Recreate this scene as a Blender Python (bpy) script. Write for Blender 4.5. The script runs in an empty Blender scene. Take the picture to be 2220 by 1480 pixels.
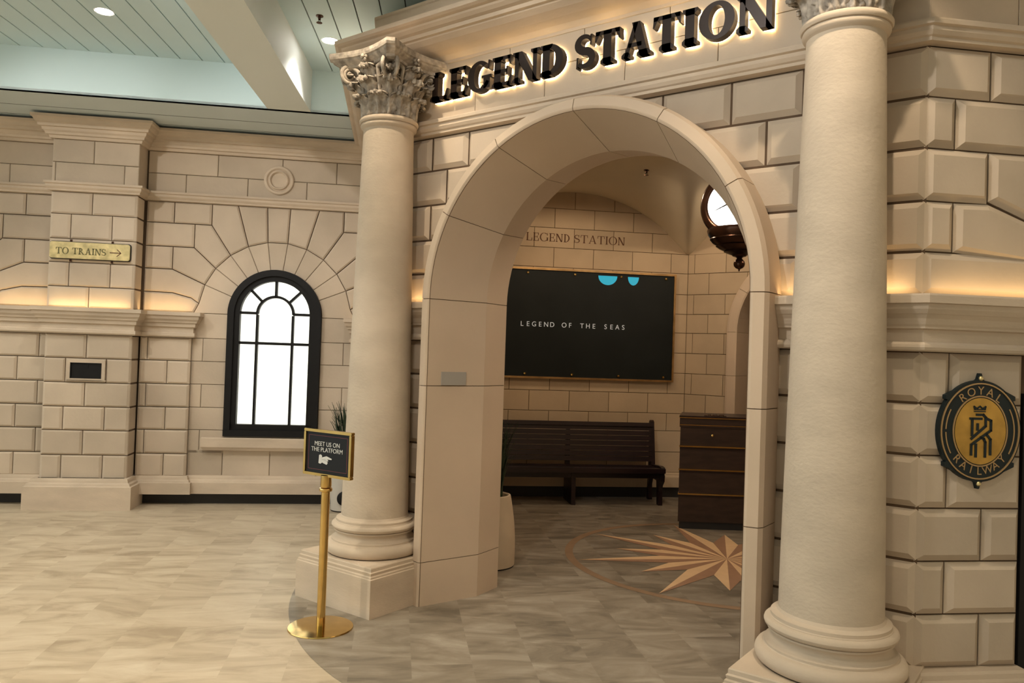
import bpy, bmesh, math, random
from mathutils import Vector, Matrix
R = math.radians
S = bpy.context.scene
COL = S.collection
random.seed(7)

# ------------------------------------------------------------------ camera
def make_camera():
    cam = bpy.data.cameras.new('camera')
    o = bpy.data.objects.new('camera', cam); COL.objects.link(o)
    F = Vector((-0.5971, 0.8020, 0.0160)).normalized()
    rt = F.cross(Vector((0, 0, 1))).normalized(); up = rt.cross(F)
    a = 0.034086
    r2 = rt * math.cos(a) + up * math.sin(a)
    u2 = -rt * math.sin(a) + up * math.cos(a)
    m = Matrix((r2, u2, -F)).transposed().to_4x4()
    m.translation = Vector((1.6468, -3.5790, 1.6))
    o.matrix_world = m
    cam.sensor_width = 36; cam.lens = 1687.64 / 2220 * 36
    cam.clip_start = .05; cam.clip_end = 200
    S.camera = o
make_camera()

# ------------------------------------------------------------------ light set-up
S.view_settings.view_transform = 'Standard'
S.view_settings.look = 'None'
S.view_settings.gamma = 1
S.view_settings.use_curve_mapping = False
S.view_settings.exposure = 0.0
W = bpy.data.worlds.new('world'); S.world = W; W.use_nodes = True
def world_light():
    nt = W.node_tree; bg = nt.nodes['Background']; L = nt.links.new
    tc = nt.nodes.new('ShaderNodeTexCoord'); sx_ = nt.nodes.new('ShaderNodeSeparateXYZ'); L(tc.outputs['Generated'], sx_.inputs[0])
    rp = nt.nodes.new('ShaderNodeValToRGB'); mr = nt.nodes.new('ShaderNodeMapRange')
    mr.inputs['From Min'].default_value = -1; mr.inputs['From Max'].default_value = 1; L(sx_.outputs['X'], mr.inputs['Value'])
    L(mr.outputs[0], rp.inputs[0]); L(rp.outputs[0], bg.inputs[0])
    rp.color_ramp.elements[0].position = .25; rp.color_ramp.elements[0].color = (.86, 1.0, 1.0, 1)     # cool fill added for the ceiling, standing for atrium daylight
    rp.color_ramp.elements[1].position = .7; rp.color_ramp.elements[1].color = (.48, .36, .23, 1)      # warm fill added from the right, source unseen
    bg.inputs[1].default_value = 1.9
world_light()

def spot(name, loc, target, power, col=(1, .86, .68), size=70, blend=.6, rad=.05):
    l = bpy.data.lights.new(name, 'SPOT'); l.energy = power; l.color = col
    l.spot_size = R(size); l.spot_blend = blend; l.shadow_soft_size = rad
    o = bpy.data.objects.new(name, l); COL.objects.link(o); o.location = loc
    o.rotation_euler = (Vector(target) - Vector(loc)).to_track_quat('-Z', 'Y').to_euler()
    return o
def area(name, loc, direction, sx, sy, power, col, xaxis=None):
    l = bpy.data.lights.new(name, 'AREA'); l.shape = 'RECTANGLE'; l.size = sx; l.size_y = sy
    l.energy = power; l.color = col
    o = bpy.data.objects.new(name, l); COL.objects.link(o)
    z = -Vector(direction).normalized()
    x = Vector(xaxis if xaxis else (1, 0, 0)); x = (x - z * x.dot(z)).normalized(); y = z.cross(x)
    m = Matrix((x, y, z)).transposed().to_4x4(); m.translation = loc
    o.matrix_world = m
    return o

# ------------------------------------------------------------------ frames
Q = math.sqrt(.5)
N_ = Vector((Q, -Q, 0)); D_ = Vector((Q, Q, 0)); Z_ = Vector((0, 0, 1))
def fr_wall(c):                       # planes parallel to the left wall: a = distance along the wall, d = outward
    return lambda a, z, d=0: N_ * (c + d) + D_ * a + Z_ * z
YW = .23
def fr_front(a, z, d=0): return Vector((a, YW - d, z))
CR = Vector((1.052, YW, 0))           # right corner of the station front
def fr_facet(a, z, d=0): return CR + D_ * a + N_ * d + Z_ * z
def fr_far(a, z, d=0): return Vector((a, 4.938 - d, z))
XC = -.672                            # centre line of the big arch
ZS = 1.93                             # springing

# ------------------------------------------------------------------ mesh builder
class MB:
    def __init__(s): s.v = []; s.f = []; s.m = []; s.t = []; s.sm = []
    def add(s, pts, faces, m=0, t=1.0, sm=False):
        b = len(s.v); s.v += [tuple(p) for p in pts]
        for f in faces:
            s.f.append(tuple(b + i for i in f)); s.m.append(m); s.t.append(t); s.sm.append(sm)
    def box(s, x0, x1, y0, y1, z0, z1, m=0, t=1.0, xf=None):
        p = [(x, y, z) for z in (z0, z1) for y in (y0, y1) for x in (x0, x1)]
        if xf: p = [xf @ Vector(q) for q in p]
        s.add(p, [(0, 2, 3, 1), (4, 5, 7, 6), (0, 1, 5, 4), (2, 6, 7, 3), (0, 4, 6, 2), (1, 3, 7, 5)], m, t)
    def fbox(s, fr, a0, a1, z0, z1, d0, d1, m=0, t=1.0):      # box in a wall frame
        s.prism(fr, [(a0, z0), (a1, z0), (a1, z1), (a0, z1)], d0, d1, m, t)
    def prism(s, fr, poly, d0, d1, m=0, t=1.0, back=True, sm=False):
        n = len(poly)
        p = [fr(a, z, d0) for a, z in poly] + [fr(a, z, d1) for a, z in poly]
        s.add(p, [tuple(range(n, 2 * n))] + ([tuple(range(n - 1, -1, -1))] if back else []), m, t)
        s.add(p, [(i, (i + 1) % n, n + (i + 1) % n, n + i) for i in range(n)], m, t, sm)
    def block(s, fr, poly, d0, d1, gap, ch, m=0, t=None, chv=0):     # one dressed stone: chamfered face
        if t is None: t = random.uniform(.9, 1.06)
        n = len(poly)
        A = inset(poly, gap); B = inset(poly, gap + ch)
        if chv and n == 4 and len({round(q[0], 5) for q in poly}) == 2 and len({round(q[1], 5) for q in poly}) == 2:
            mx, mz = sum(q[0] for q in poly) / 4, sum(q[1] for q in poly) / 4
            B = [(a + math.copysign(gap + chv, mx - a), z + math.copysign(gap + ch, mz - z)) for a, z in poly]
        p = [fr(a, z, d0) for a, z in A] + [fr(a, z, max(d1 - ch * .8, d0)) for a, z in A] + [fr(a, z, d1) for a, z in B]
        fs = [tuple(range(2 * n, 3 * n))]
        for i in range(n):
            j = (i + 1) % n
            fs += [(i, j, n + j, n + i), (n + i, n + j, 2 * n + j, 2 * n + i)]
        s.add(p, fs, m, t)
    def lathe(s, prof, c=(0, 0, 0), seg=48, m=0, t=1.0, axis=None, sm=True, a0=0, a1=2 * math.pi):
        full = abs(a1 - a0 - 2 * math.pi) < 1e-6
        if sm is True and len(prof) > 2:
            cuts = [0]
            for i in range(1, len(prof) - 1):
                u = Vector(prof[i]) - Vector(prof[i - 1]); v = Vector(prof[i + 1]) - Vector(prof[i])
                if u.length > 1e-6 and v.length > 1e-6 and u.angle(v) > R(34): cuts.append(i)
            cuts.append(len(prof) - 1)
            if len(cuts) > 2:
                for i, j in zip(cuts[:-1], cuts[1:]): s.lathe(prof[i:j + 1], c, seg, m, t, axis, 'x', a0, a1)
                return
        k = seg if full else seg + 1
        c = Vector(c); pts = []
        for r, z in prof:
            for i in range(k):
                a = a0 + (a1 - a0) * i / seg
                q = Vector((r * math.cos(a), r * math.sin(a), z))
                if axis: q = axis @ q
                pts.append(c + q)
        fs = []
        for j in range(len(prof) - 1):
            for i in range(seg):
                i2 = (i + 1) % k
                fs.append((j * k + i, j * k + i2, (j + 1) * k + i2, (j + 1) * k + i))
        s.add(pts, fs, m, t, bool(sm))
        if full and sm != 'x':
            if prof[0][0] > 1e-5: s.add(pts[:k], [tuple(range(k - 1, -1, -1))], m, t)
            if prof[-1][0] > 1e-5: s.add(pts[-k:], [tuple(range(k))], m, t)
    def tube(s, path, r, seg=10, m=0, t=1.0):
        P = [Vector(p) for p in path]; rs = r if isinstance(r, (list, tuple)) else [r] * len(P)
        pts = []; up = None
        for i, p in enumerate(P):
            d = (P[min(i + 1, len(P) - 1)] - P[max(i - 1, 0)]).normalized()
            if up is None:
                up = Vector((0, 0, 1)) if abs(d.z) < .9 else Vector((1, 0, 0))
            x = d.cross(up).normalized(); y = x.cross(d).normalized(); up = y
            for k in range(seg):
                a = 2 * math.pi * k / seg
                pts.append(p + (x * math.cos(a) + y * math.sin(a)) * rs[i])
        fs = [(j * seg + k, j * seg + (k + 1) % seg, (j + 1) * seg + (k + 1) % seg, (j + 1) * seg + k)
              for j in range(len(P) - 1) for k in range(seg)]
        fs += [tuple(range(seg - 1, -1, -1)), tuple(range((len(P) - 1) * seg, len(P) * seg))]
        s.add(pts, fs, m, t, True)
    def sweep(s, path, prof, m=0, t=1.0, caps=True):          # moulding along a plan polyline; outward = right hand side
        P = [Vector((p[0], p[1])) for p in path]; n = len(P); k = len(prof)
        pts = []
        for i in range(n):
            ns = []
            if i > 0: d = (P[i] - P[i - 1]).normalized(); ns.append(Vector((d.y, -d.x)))
            if i < n - 1: d = (P[i + 1] - P[i]).normalized(); ns.append(Vector((d.y, -d.x)))
            if len(ns) == 2:
                mm = (ns[0] + ns[1]).normalized(); mm = mm / max(.2, mm.dot(ns[0]))
            else: mm = ns[0]
            for o, z in prof: pts.append((P[i].x + mm.x * o, P[i].y + mm.y * o, z))
        fs = [(j * k + q, (j + 1) * k + q, (j + 1) * k + q + 1, j * k + q + 1) for j in range(n - 1) for q in range(k - 1)]
        if caps: fs += [tuple(range(k)), tuple(range(n * k - 1, (n - 1) * k - 1, -1))]
        s.add(pts, fs, m, t)
    def sphere(s, c, r, seg=16, m=0, sc=(1, 1, 1)):
        n = seg // 2
        prof = [(r * math.sin(math.pi * i / n) * sc[0], -r * math.cos(math.pi * i / n) * sc[2]) for i in range(n + 1)]
        s.lathe(prof, c, seg, m)
    def build(s, name, mats, parent=None, label=None, kind=None, local=False, fixn=True):
        me = bpy.data.meshes.new(name)
        me.from_pydata(s.v, [], s.f)
        if not isinstance(mats, (list, tuple)): mats = [mats]
        for m in mats: me.materials.append(m)
        me.polygons.foreach_set('material_index', s.m)
        me.polygons.foreach_set('use_smooth', s.sm)
        at = me.attributes.new('tint', 'FLOAT', 'FACE'); at.data.foreach_set('value', s.t)
        me.update()
        if fixn:
            bm = bmesh.new(); bm.from_mesh(me); bmesh.ops.recalc_face_normals(bm, faces=bm.faces); bm.to_mesh(me); bm.free()
        o = bpy.data.objects.new(name, me); COL.objects.link(o)
        if parent:
            o.parent = parent
            if not local: me.transform(world_of(parent).inverted())
        if label: o['label'] = label
        if kind: o['kind'] = kind
        return o
def world_of(o):
    m = o.matrix_basis.copy()
    while o.parent: o = o.parent; m = o.matrix_basis @ m
    return m
def inset(poly, g):
    n = len(poly); out = []
    for i in range(n):
        p = Vector(poly[i]); a = Vector(poly[i - 1]); b = Vector(poly[(i + 1) % n])
        d1 = (p - a); d2 = (b - p)
        if d1.length < 1e-6 or d2.length < 1e-6: out.append(tuple(p)); continue
        d1.normalize(); d2.normalize()
        n1 = Vector((-d1.y, d1.x)); n2 = Vector((-d2.y, d2.x)); mm = n1 + n2
        if mm.length < 1e-4: out.append(tuple(p)); continue
        mm.normalize(); q = p + mm * (g / max(.35, mm.dot(n1)))
        out.append((q.x, q.y))
    return out
def empty(name, loc, label, cat, group=None, rz=0):
    o = bpy.data.objects.new(name, None); COL.objects.link(o); o.location = loc; o.rotation_euler.z = rz
    o.empty_display_size = .1; o['label'] = label; o['category'] = cat
    if group: o['group'] = group
    return o
def tag(o, label, cat, group=None):
    o['label'] = label; o['category'] = cat
    if group: o['group'] = group
    return o
def structure(o): o['kind'] = 'structure'; return o

# ------------------------------------------------------------------ materials
def mat(name, col, rough=.8, metal=0, var=0, scale=3, bump=0, bscale=60, emit=None, es=0, col2=None, tint=False, spec=.5, stretch=None, detail=5):
    m = bpy.data.materials.new(name); m.use_nodes = True
    nt = m.node_tree; b = nt.nodes['Principled BSDF']; L = nt.links.new
    b.inputs['Roughness'].default_value = rough; b.inputs['Metallic'].default_value = metal
    b.inputs['Specular IOR Level'].default_value = spec
    b.inputs['Base Color'].default_value = (*col, 1)
    tc = nt.nodes.new('ShaderNodeTexCoord'); mp = nt.nodes.new('ShaderNodeMapping')
    geo = nt.nodes.new('ShaderNodeNewGeometry')
    L(geo.outputs['Position'], mp.inputs[0])
    if stretch: mp.inputs['Scale'].default_value = stretch
    last = None
    if var or col2:
        n = nt.nodes.new('ShaderNodeTexNoise'); n.inputs['Scale'].default_value = scale; n.inputs['Detail'].default_value = detail
        L(mp.outputs[0], n.inputs['Vector'])
        rp = nt.nodes.new('ShaderNodeValToRGB'); L(n.outputs[0], rp.inputs[0])
        c2 = col2 if col2 else tuple(c * (1 - var) for c in col)
        rp.color_ramp.elements[0].position = .32; rp.color_ramp.elements[1].position = .68
        rp.color_ramp.elements[0].color = (*c2, 1); rp.color_ramp.elements[1].color = (*[min(1, c * (1 + var * .4)) for c in col], 1)
        last = rp.outputs[0]
    if tint:
        at = nt.nodes.new('ShaderNodeAttribute'); at.attribute_name = 'tint'
        mx = nt.nodes.new('ShaderNodeMix'); mx.data_type = 'RGBA'; mx.blend_type = 'MULTIPLY'; mx.inputs['Factor'].default_value = 1
        if last: L(last, mx.inputs[6])
        else: mx.inputs[6].default_value = (*col, 1)
        L(at.outputs['Fac'], mx.inputs[7]); last = mx.outputs[2]
    if last: L(last, b.inputs['Base Color'])
    if bump:
        n2 = nt.nodes.new('ShaderNodeTexNoise'); n2.inputs['Scale'].default_value = bscale; n2.inputs['Detail'].default_value = 4
        L(mp.outputs[0], n2.inputs['Vector'])
        bp = nt.nodes.new('ShaderNodeBump'); bp.inputs['Strength'].default_value = bump; bp.inputs['Distance'].default_value = .01
        L(n2.outputs[0], bp.inputs['Height']); L(bp.outputs[0], b.inputs['Normal'])
    if emit:
        b.inputs['Emission Color'].default_value = (*emit, 1); b.inputs['Emission Strength'].default_value = es
    return m
M = {}
M['stone'] = mat('stone', (.555, .462, .362), .85, var=.16, scale=1.7, bump=.12, bscale=35, tint=True, spec=.2)
M['stone_in'] = mat('interior_stone', (.50, .39, .27), .85, var=.12, scale=1.9, bump=.1, bscale=30, tint=True, spec=.2)
M['joint'] = mat('aged_joint', (.10, .062, .036), .95, var=.3, scale=9)
M['joint_in'] = mat('scribed_joint', (.11, .065, .035), .95)
M['trim'] = mat('trim_stone', (.575, .475, .37), .8, var=.14, scale=2.5, bump=.1, bscale=40, tint=True, spec=.25, stretch=(1, 1, 3))
M['arch'] = mat('arch_stone', (.56, .445, .335), .8, var=.1, scale=1.3, bump=.1, bscale=25, tint=True, spec=.25)
M['plaster'] = mat('vault_plaster', (.72, .63, .47), .9, var=.08, scale=1.0)
M['black'] = mat('black_metal', (.006, .006, .007), .55, spec=.25)
M['toe'] = mat('dark_plinth', (.015, .013, .012), .6)
M['brass'] = mat('brass', (.66, .45, .16), .12, 1, var=.12, scale=14)
M['brass_old'] = mat('aged_brass', (.62, .52, .27), .42, .75, var=.3, scale=16, bump=.05)
M['gold_face'] = mat('gold_leaf_disc', (.48, .30, .07), .42, .7, var=.25, scale=12)
M['bronze'] = mat('dark_bronze', (.09, .045, .03), .25, .85, var=.5, scale=9)
M['ceil'] = mat('ceiling_paint', (.60, .76, .80), .6, var=.03, scale=1)
M['soffit'] = mat('soffit_paint', (.58, .68, .72), .6)
M['groove'] = mat('ceiling_groove', (.05, .055, .05), .9)
M['wood'] = mat('dark_mahogany', (.017, .0065, .0068), .35, var=.5, scale=5, stretch=(1, 1, 9), spec=.5)
M['counter'] = mat('counter_panel', (.036, .019, .013), .45, var=.35, scale=6, stretch=(1, 1, 5))
M['pot'] = mat('planter_stoneware', (.60, .49, .36), .55, var=.08, scale=6)
M['pot_pale'] = mat('pale_planter', (.52, .48, .42), .55, var=.06, scale=6)
M['leafm'] = mat('foliage', (.02, .04, .015), .6, var=.5, scale=20)
M['text_dark'] = mat('engraved_dark', (.10, .04, .02), .8)
M['olive'] = mat('olive_engraving', (.13, .115, .04), .6)
M['letter'] = mat('letter_bronze', (.022, .013, .010), .38, .4)
M['navy'] = mat('badge_enamel', (.006, .014, .017), .5, spec=.3)
M['badge_gold'] = mat('badge_gilding', (.38, .26, .13), .4, .6)
M['panel'] = mat('board_black', (.010, .013, .013), .45, var=.2, scale=3, spec=.18)
M['board_brass'] = mat('board_frame_brass', (.42, .26, .11), .35, .9, var=.3, scale=8)
M['maroon'] = mat('maroon_line', (.10, .012, .012), .5)
M['white_text'] = mat('white_print', (.62, .62, .60), .6)
M['board_text'] = mat('flap_text', (.5, .52, .52), .6, emit=(.8, .85, .85), es=.22)
M['cyan'] = mat('cyan_painted_reflection', (.0, .2, .3), .3, emit=(.0, .30, .45), es=.85)  # emissive colour standing in for a cyan reflection
M['glow'] = mat('halo_led', (1, .9, .7), .5, emit=(1, .80, .50), es=6.5)
M['pane'] = mat('backlit_glass', (.9, .95, .85), .3, emit=(1, 1, .86), es=1.5)
M['clockface'] = mat('clock_opal', (1, 1, 1), .3, emit=(1, .97, .92), es=5)
M['lamp'] = mat('lamp_lens', (1, 1, 1), .3, emit=(1, .93, .85), es=12)
M['white'] = mat('white_trim', (.75, .73, .70), .4)
M['grey'] = mat('grey_plate', (.33, .31, .28), .5)
M['star_l'] = mat('star_cream', (.72, .50, .29), .55, var=.06, scale=9)
M['star_d'] = mat('star_brown', (.34, .195, .12), .55, var=.08, scale=9)
M['ring'] = mat('ring_tan', (.27, .175, .105), .55, var=.12, scale=9)
M['soil'] = mat('soil', (.02, .015, .01), .9)

def floor_mat(name, ca, cb, cc, rough):
    m = mat(name, ca, rough, spec=.35); nt = m.node_tree; L = nt.links.new; b = nt.nodes['Principled BSDF']
    geo = nt.nodes.new('ShaderNodeNewGeometry')
    mp = nt.nodes.new('ShaderNodeMapping'); mp.vector_type = 'TEXTURE'; mp.inputs['Rotation'].default_value = (0, 0, R(42)); mp.inputs['Scale'].default_value = (.95, .33, 1)
    L(geo.outputs['Position'], mp.inputs[0])
    n = nt.nodes.new('ShaderNodeTexNoise'); n.inputs['Scale'].default_value = 1.5; n.inputs['Detail'].default_value = 8; n.inputs['Roughness'].default_value = .62; n.inputs['Distortion'].default_value = 1.3
    mp2 = nt.nodes.new('ShaderNodeMapping'); mp2.inputs['Rotation'].default_value = (0, 0, R(45)); L(geo.outputs['Position'], mp2.inputs[0])
    br = nt.nodes.new('ShaderNodeTexBrick'); br.inputs['Scale'].default_value = 1; br.inputs['Brick Width'].default_value = .62; br.inputs['Row Height'].default_value = .31
    br.inputs['Mortar Size'].default_value = 0; br.inputs['Color1'].default_value = (0, 0, 0, 1); br.inputs['Color2'].default_value = (1, 1, 1, 1)
    L(mp2.outputs[0], br.inputs['Vector'])
    sc = nt.nodes.new('ShaderNodeVectorMath'); sc.operation = 'MULTIPLY_ADD'
    L(br.outputs['Color'], sc.inputs[0]); sc.inputs[1].default_value = (5, 3, 0); L(mp.outputs[0], sc.inputs[2])
    L(sc.outputs[0], n.inputs['Vector'])
    rp = nt.nodes.new('ShaderNodeValToRGB'); L(n.outputs[0], rp.inputs[0]); cr = rp.color_ramp
    cr.elements[0].position = .33; cr.elements[0].color = (*cc, 1); cr.elements[1].position = .72; cr.elements[1].color = (*cb, 1)
    e = cr.elements.new(.5); e.color = (*ca, 1)
    mx = nt.nodes.new('ShaderNodeMix'); mx.data_type = 'RGBA'; mx.blend_type = 'MULTIPLY'; mx.inputs['Factor'].default_value = .07
    L(rp.outputs[0], mx.inputs[6]); L(br.outputs['Color'], mx.inputs[7]); L(mx.outputs[2], b.inputs['Base Color'])
    bp = nt.nodes.new('ShaderNodeBump'); bp.inputs['Strength'].default_value = .05; bp.inputs['Distance'].default_value = .01
    L(n.outputs[0], bp.inputs['Height']); L(bp.outputs[0], b.inputs['Normal'])
    return m
M['floor'] = floor_mat('hall_floor_tile', (.46, .385, .28), (.56, .49, .375), (.33, .265, .185), .42)
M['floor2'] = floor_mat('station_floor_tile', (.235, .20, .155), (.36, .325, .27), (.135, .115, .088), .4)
SJ = [M['stone'], M['joint']]

# ------------------------------------------------------------------ floor with inlays
FC = Vector((-.68, 1.446)); FR = 2.525
f = MB()
f.add([(-16, -14, 0), (12, -14, 0), (12, 12, 0), (-16, 12, 0)], [(0, 1, 2, 3)])
structure(f.build('floor', M['floor']))
f = MB(); k = 160
f.add([(FC.x + FR * math.cos(2 * math.pi * i / k), FC.y + FR * math.sin(2 * math.pi * i / k), .0015) for i in range(k)], [tuple(range(k))])
# inside the station the darker tile covers the whole room
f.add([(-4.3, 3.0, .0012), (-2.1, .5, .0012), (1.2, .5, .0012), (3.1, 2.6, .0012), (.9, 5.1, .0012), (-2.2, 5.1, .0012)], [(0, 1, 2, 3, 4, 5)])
structure(f.build('floor_inlay', M['floor2']))
SC = Vector((-.688, 2.568))
f = MB(); k = 128
for i in range(k):
    a, b = 2 * math.pi * i / k, 2 * math.pi * (i + 1) / k
    f.add([(SC.x + r * math.cos(t), SC.y + r * math.sin(t), .0028) for r, t in ((1.245, a), (1.31, a), (1.31, b), (1.245, b))], [(0, 1, 2, 3)], 2)
rn = .54
for i in range(16):
    a = R(22.5 * i); tip = 1.24 if i % 2 == 0 else .90
    for sgn, mi in ((1, 0), (-1, 1)):
        q = [SC, SC + tip * Vector((math.cos(a), math.sin(a))), SC + rn * Vector((math.cos(a + sgn * R(11.25)), math.sin(a + sgn * R(11.25))))]
        if sgn < 0: q = [q[0], q[2], q[1]]
        f.add([(p.x, p.y, .0035) for p in q], [(0, 1, 2)], mi)
structure(f.build('floor_compass_star', [M['star_d'], M['star_l'], M['ring']]))

# ------------------------------------------------------------------ the station front (wall_front)
COURSE = [.285, .517, .75, .983, 1.215, 1.445, 1.672, 1.92, 2.115, 2.34, 2.575, 2.805, 3.03]
XL = 2 * XC - 1.052                    # left corner of the front
def arc_pts(x0, x1, z0, z1, Rr, side):
    if side > 0: x0, x1 = 2 * XC - x1, 2 * XC - x0
    def xr(z):
        dz = z - ZS
        if dz <= 0: return XC - Rr
        if dz >= Rr: return XC
        return XC - math.sqrt(Rr * Rr - dz * dz)
    if xr(z1) <= x0 + .03: return None
    zlo = z0
    if xr(z0) < x0: zlo = max(z0, ZS + math.sqrt(max(0, Rr * Rr - (XC - x0) ** 2)))
    if z1 - zlo < .02: return None
    pts = [(x0, zlo)] + [(min(x1, max(x0, xr(zlo + (z1 - zlo) * i / 10))), zlo + (z1 - zlo) * i / 10) for i in range(11)] + [(x0, z1)]
    if side > 0: pts = [(2 * XC - a, z) for a, z in reversed(pts)]
    return pts
def arc_block(x0, x1, z0, z1, Rr, side):
    p = arc_pts(x0, x1, z0, z1, Rr, side)
    if not p: return None
    out = []
    for q in p:
        if not out or abs(q[0] - out[-1][0]) + abs(q[1] - out[-1][1]) > 1e-4: out.append(q)
    if abs(out[0][0] - out[-1][0]) + abs(out[0][1] - out[-1][1]) < 1e-4: out.pop()
    return out
def arch_stone(w, fr, x0, x1, z0, z1, Rr, side, d0, d1, gap, ch, t=None):
    if t is None: t = random.uniform(.9, 1.06)
    A = arc_pts(x0 + gap, x1 - gap, z0 + gap, z1 - gap, Rr, side); g2 = gap + ch
    B = arc_pts(x0 + g2, x1 - g2, z0 + g2, z1 - g2, Rr, side)
    if not A: return
    if not B: w.prism(fr, arc_block(x0 + gap, x1 - gap, z0 + gap, z1 - gap, Rr, side), d0, d1 - ch * .8, 0, t); return
    n = len(A)
    p = [fr(a, z, d0) for a, z in A] + [fr(a, z, max(d1 - ch * .8, d0)) for a, z in A] + [fr(a, z, d1) for a, z in B]
    fs = [tuple(range(2 * n, 3 * n))]
    for i in range(n):
        j = (i + 1) % n; fs += [(i, j, n + j, n + i), (n + i, n + j, 2 * n + j, 2 * n + i)]
    w.add(p, fs, 0, t)
RB = 1.075
w = MB()
def row_blocks(js, z0, z1, side):
    for a, b in zip(js[:-1], js[1:]):
        arch_stone(w, fr_front, a, b, z0, z1, RB, side, -.035, 0, .0035, .03)
odd_l = [XL, -2.26, -1.92, -1.604, -1.24, XC]; even_l = [XL, -2.1, -1.785, -1.43, XC]
odd_r = [XC, -.24, .145, .506, .80, 1.052]; even_r = [XC, -.36, -.005, .33, .70, 1.052]
for i in range(len(COURSE) - 1):
    z0, z1 = COURSE[i], COURSE[i + 1]
    if abs(z0 - 1.672) < .01: continue
    k = len(COURSE) - 2 - i
    if i < 6: k = i + 1
    row_blocks(odd_l if k % 2 == 0 else even_l, z0, z1, -1)
    row_blocks(odd_r if k % 2 == 0 else even_r, z0, z1, 1)
# the frieze: large flat slabs
for js, z0, z1 in (([XL, -1.821, -1.285, -.745, -.206, .33, 1.052], 3.325, 3.52), ([XL, -2.09, -1.553, -1.014, -.472, .071, .61, 1.052], 3.12, 3.325)):
    for a, b in zip(js[:-1], js[1:]):
        w.block(fr_front, [(a, z0), (b, z0), (b, z1), (a, z1)], -.02, -.004, .002, .003, t=random.uniform(.98, 1.05))
# plain body of the wall behind the stones, with the arched opening
def holed_wall(w, y0, y1, ztop, xa, xb, Rr, mi):
    arc = [(XC - Rr * math.cos(math.pi * i / 40), ZS + Rr * math.sin(math.pi * i / 40)) for i in range(41)]
    for y in (y0, y1):
        fr = lambda a, z, d=0: Vector((a, y, z))
        w.add([fr(xa, 0), fr(XC - Rr, 0), fr(XC - Rr, ZS), fr(XC - Rr, ztop), fr(xa, ztop)], [(0, 1, 2, 3, 4)], mi)
        w.add([fr(XC + Rr, 0), fr(xb, 0), fr(xb, ztop), fr(XC + Rr, ztop), fr(XC + Rr, ZS)], [(0, 1, 2, 3, 4)], mi)
        for a, b in zip(arc[:-1], arc[1:]):
            w.add([fr(*a), fr(*b), fr(b[0], ztop), fr(a[0], ztop)], [(0, 1, 2, 3)], mi)
    full = [(XC - Rr, 0)] + arc + [(XC + Rr, 0)]
    for a, b in zip(full[:-1], full[1:]):
        w.add([(a[0], y0, a[1]), (b[0], y0, b[1]), (b[0], y1, b[1]), (a[0], y1, a[1])], [(0, 1, 2, 3)], mi)
holed_wall(w, YW + .022, .688, 3.95, XL + .02, 1.05, .98, 1)
structure(w.build('wall_front', SJ, fixn=False))

# arch surround (splayed archivolt built of voussoirs)
w = MB()
R0 = 1.02                                # radius of the front arris; section = (radial offset, y)
sec = [(.085, YW), (.085, .06), (.070, .032), (.020, .020), (.006, .024), (0, .036), (-.128, .44), (-.105, .69), (.03, .69), (.03, YW)]
def arch_pt(s, off):
    if s < 0:   return (XC - R0 - off, ZS + s)          # left jamb, s = z - ZS
    if s > math.pi: return (XC + R0 + off, ZS - (s - math.pi))
    return (XC - (R0 + off) * math.cos(s), ZS + (R0 + off) * math.sin(s))
def arch_seg(s0, s1, shrink=0, m=0, t=None):
    if t is None: t = random.uniform(.96, 1.04)
    n = max(1, int((s1 - s0) / .06)) if 0 <= s0 < math.pi else 1
    P = []
    for i in range(n + 1):
        s = s0 + (s1 - s0) * i / n
        for o, y in sec:
            if shrink: o = o - shrink if o > -.0 else o + shrink; y = y + shrink if y < .1 else y
            x, z = arch_pt(s, o); P.append((x, y, z))
    k = len(sec)
    for grp in ((0, 1), (1, 2), (2, 3), (3, 4, 5), (5, 6), (6, 7), (7, 8), (8, 9), (9, 0)):
        g_ = len(grp); Pg = [P[i * k + j] for i in range(n + 1) for j in grp]
        w.add(Pg, [(i * g_ + j, i * g_ + j + 1, (i + 1) * g_ + j + 1, (i + 1) * g_ + j) for i in range(n) for j in range(g_ - 1)], m, t, m == 0)
    w.add(P, [tuple(range(k)), tuple(range((n + 1) * k - 1, n * k - 1, -1))], m, t)
g = .0022
cuts = [-ZS, -1.655, -.548, 0] + [math.pi * i / 6 for i in range(1, 6)] + [math.pi, math.pi + .548, math.pi + 1.10, math.pi + ZS]
for a, b in zip(cuts[:-1], cuts[1:]):
    arch_seg(a + (g if a > -ZS else 0), b - (g if b < math.pi + ZS else 0))
    arch_seg(a, b, .005, 1, 1)
structure(w.build('trim_arch_surround', [M['arch'], M['joint_in']]))

# right hand face, turned 45 degrees
w = MB()
FL = 2.1
def rows_facet():
    for i in range(len(COURSE) - 1):
        z0, z1 = COURSE[i], COURSE[i + 1]
        if abs(z0 - 1.672) < .01 or abs(z0 - 2.115) < .01 or abs(z0 - 2.34) < .01: continue
        s = .15 if i % 2 == 1 else .325
        if z0 < 1.6: js = [0, s, .512]
        elif z0 < 2: js = [0, .9, 1.5, 2.1]
        else: js = [0, .15 if abs(z0 - 2.575) < .01 else .32, .8, 1.2, 1.7, 2.1]
        if z0 < 1.4: js2 = [1.3, 1.7 if i % 2 else 1.55, 2.1]
        else: js2 = []
        for a, b in list(zip(js[:-1], js[1:])) + list(zip(js2[:-1], js2[1:])): w.block(fr_facet, [(a, z0), (b, z0), (b, z1), (a, z1)], -.035, 0, .0035, .03)
rows_facet()
w.block(fr_facet, [(0, 2.34), (.318, 2.34), (.318, 2.575), (0, 2.575)], -.035, 0, .0035, .03)
w.block(fr_facet, [(.318, 2.352), (.75, 2.19), (.75, 2.575), (.318, 2.575)], -.035, 0, .0035, .03)
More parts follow.
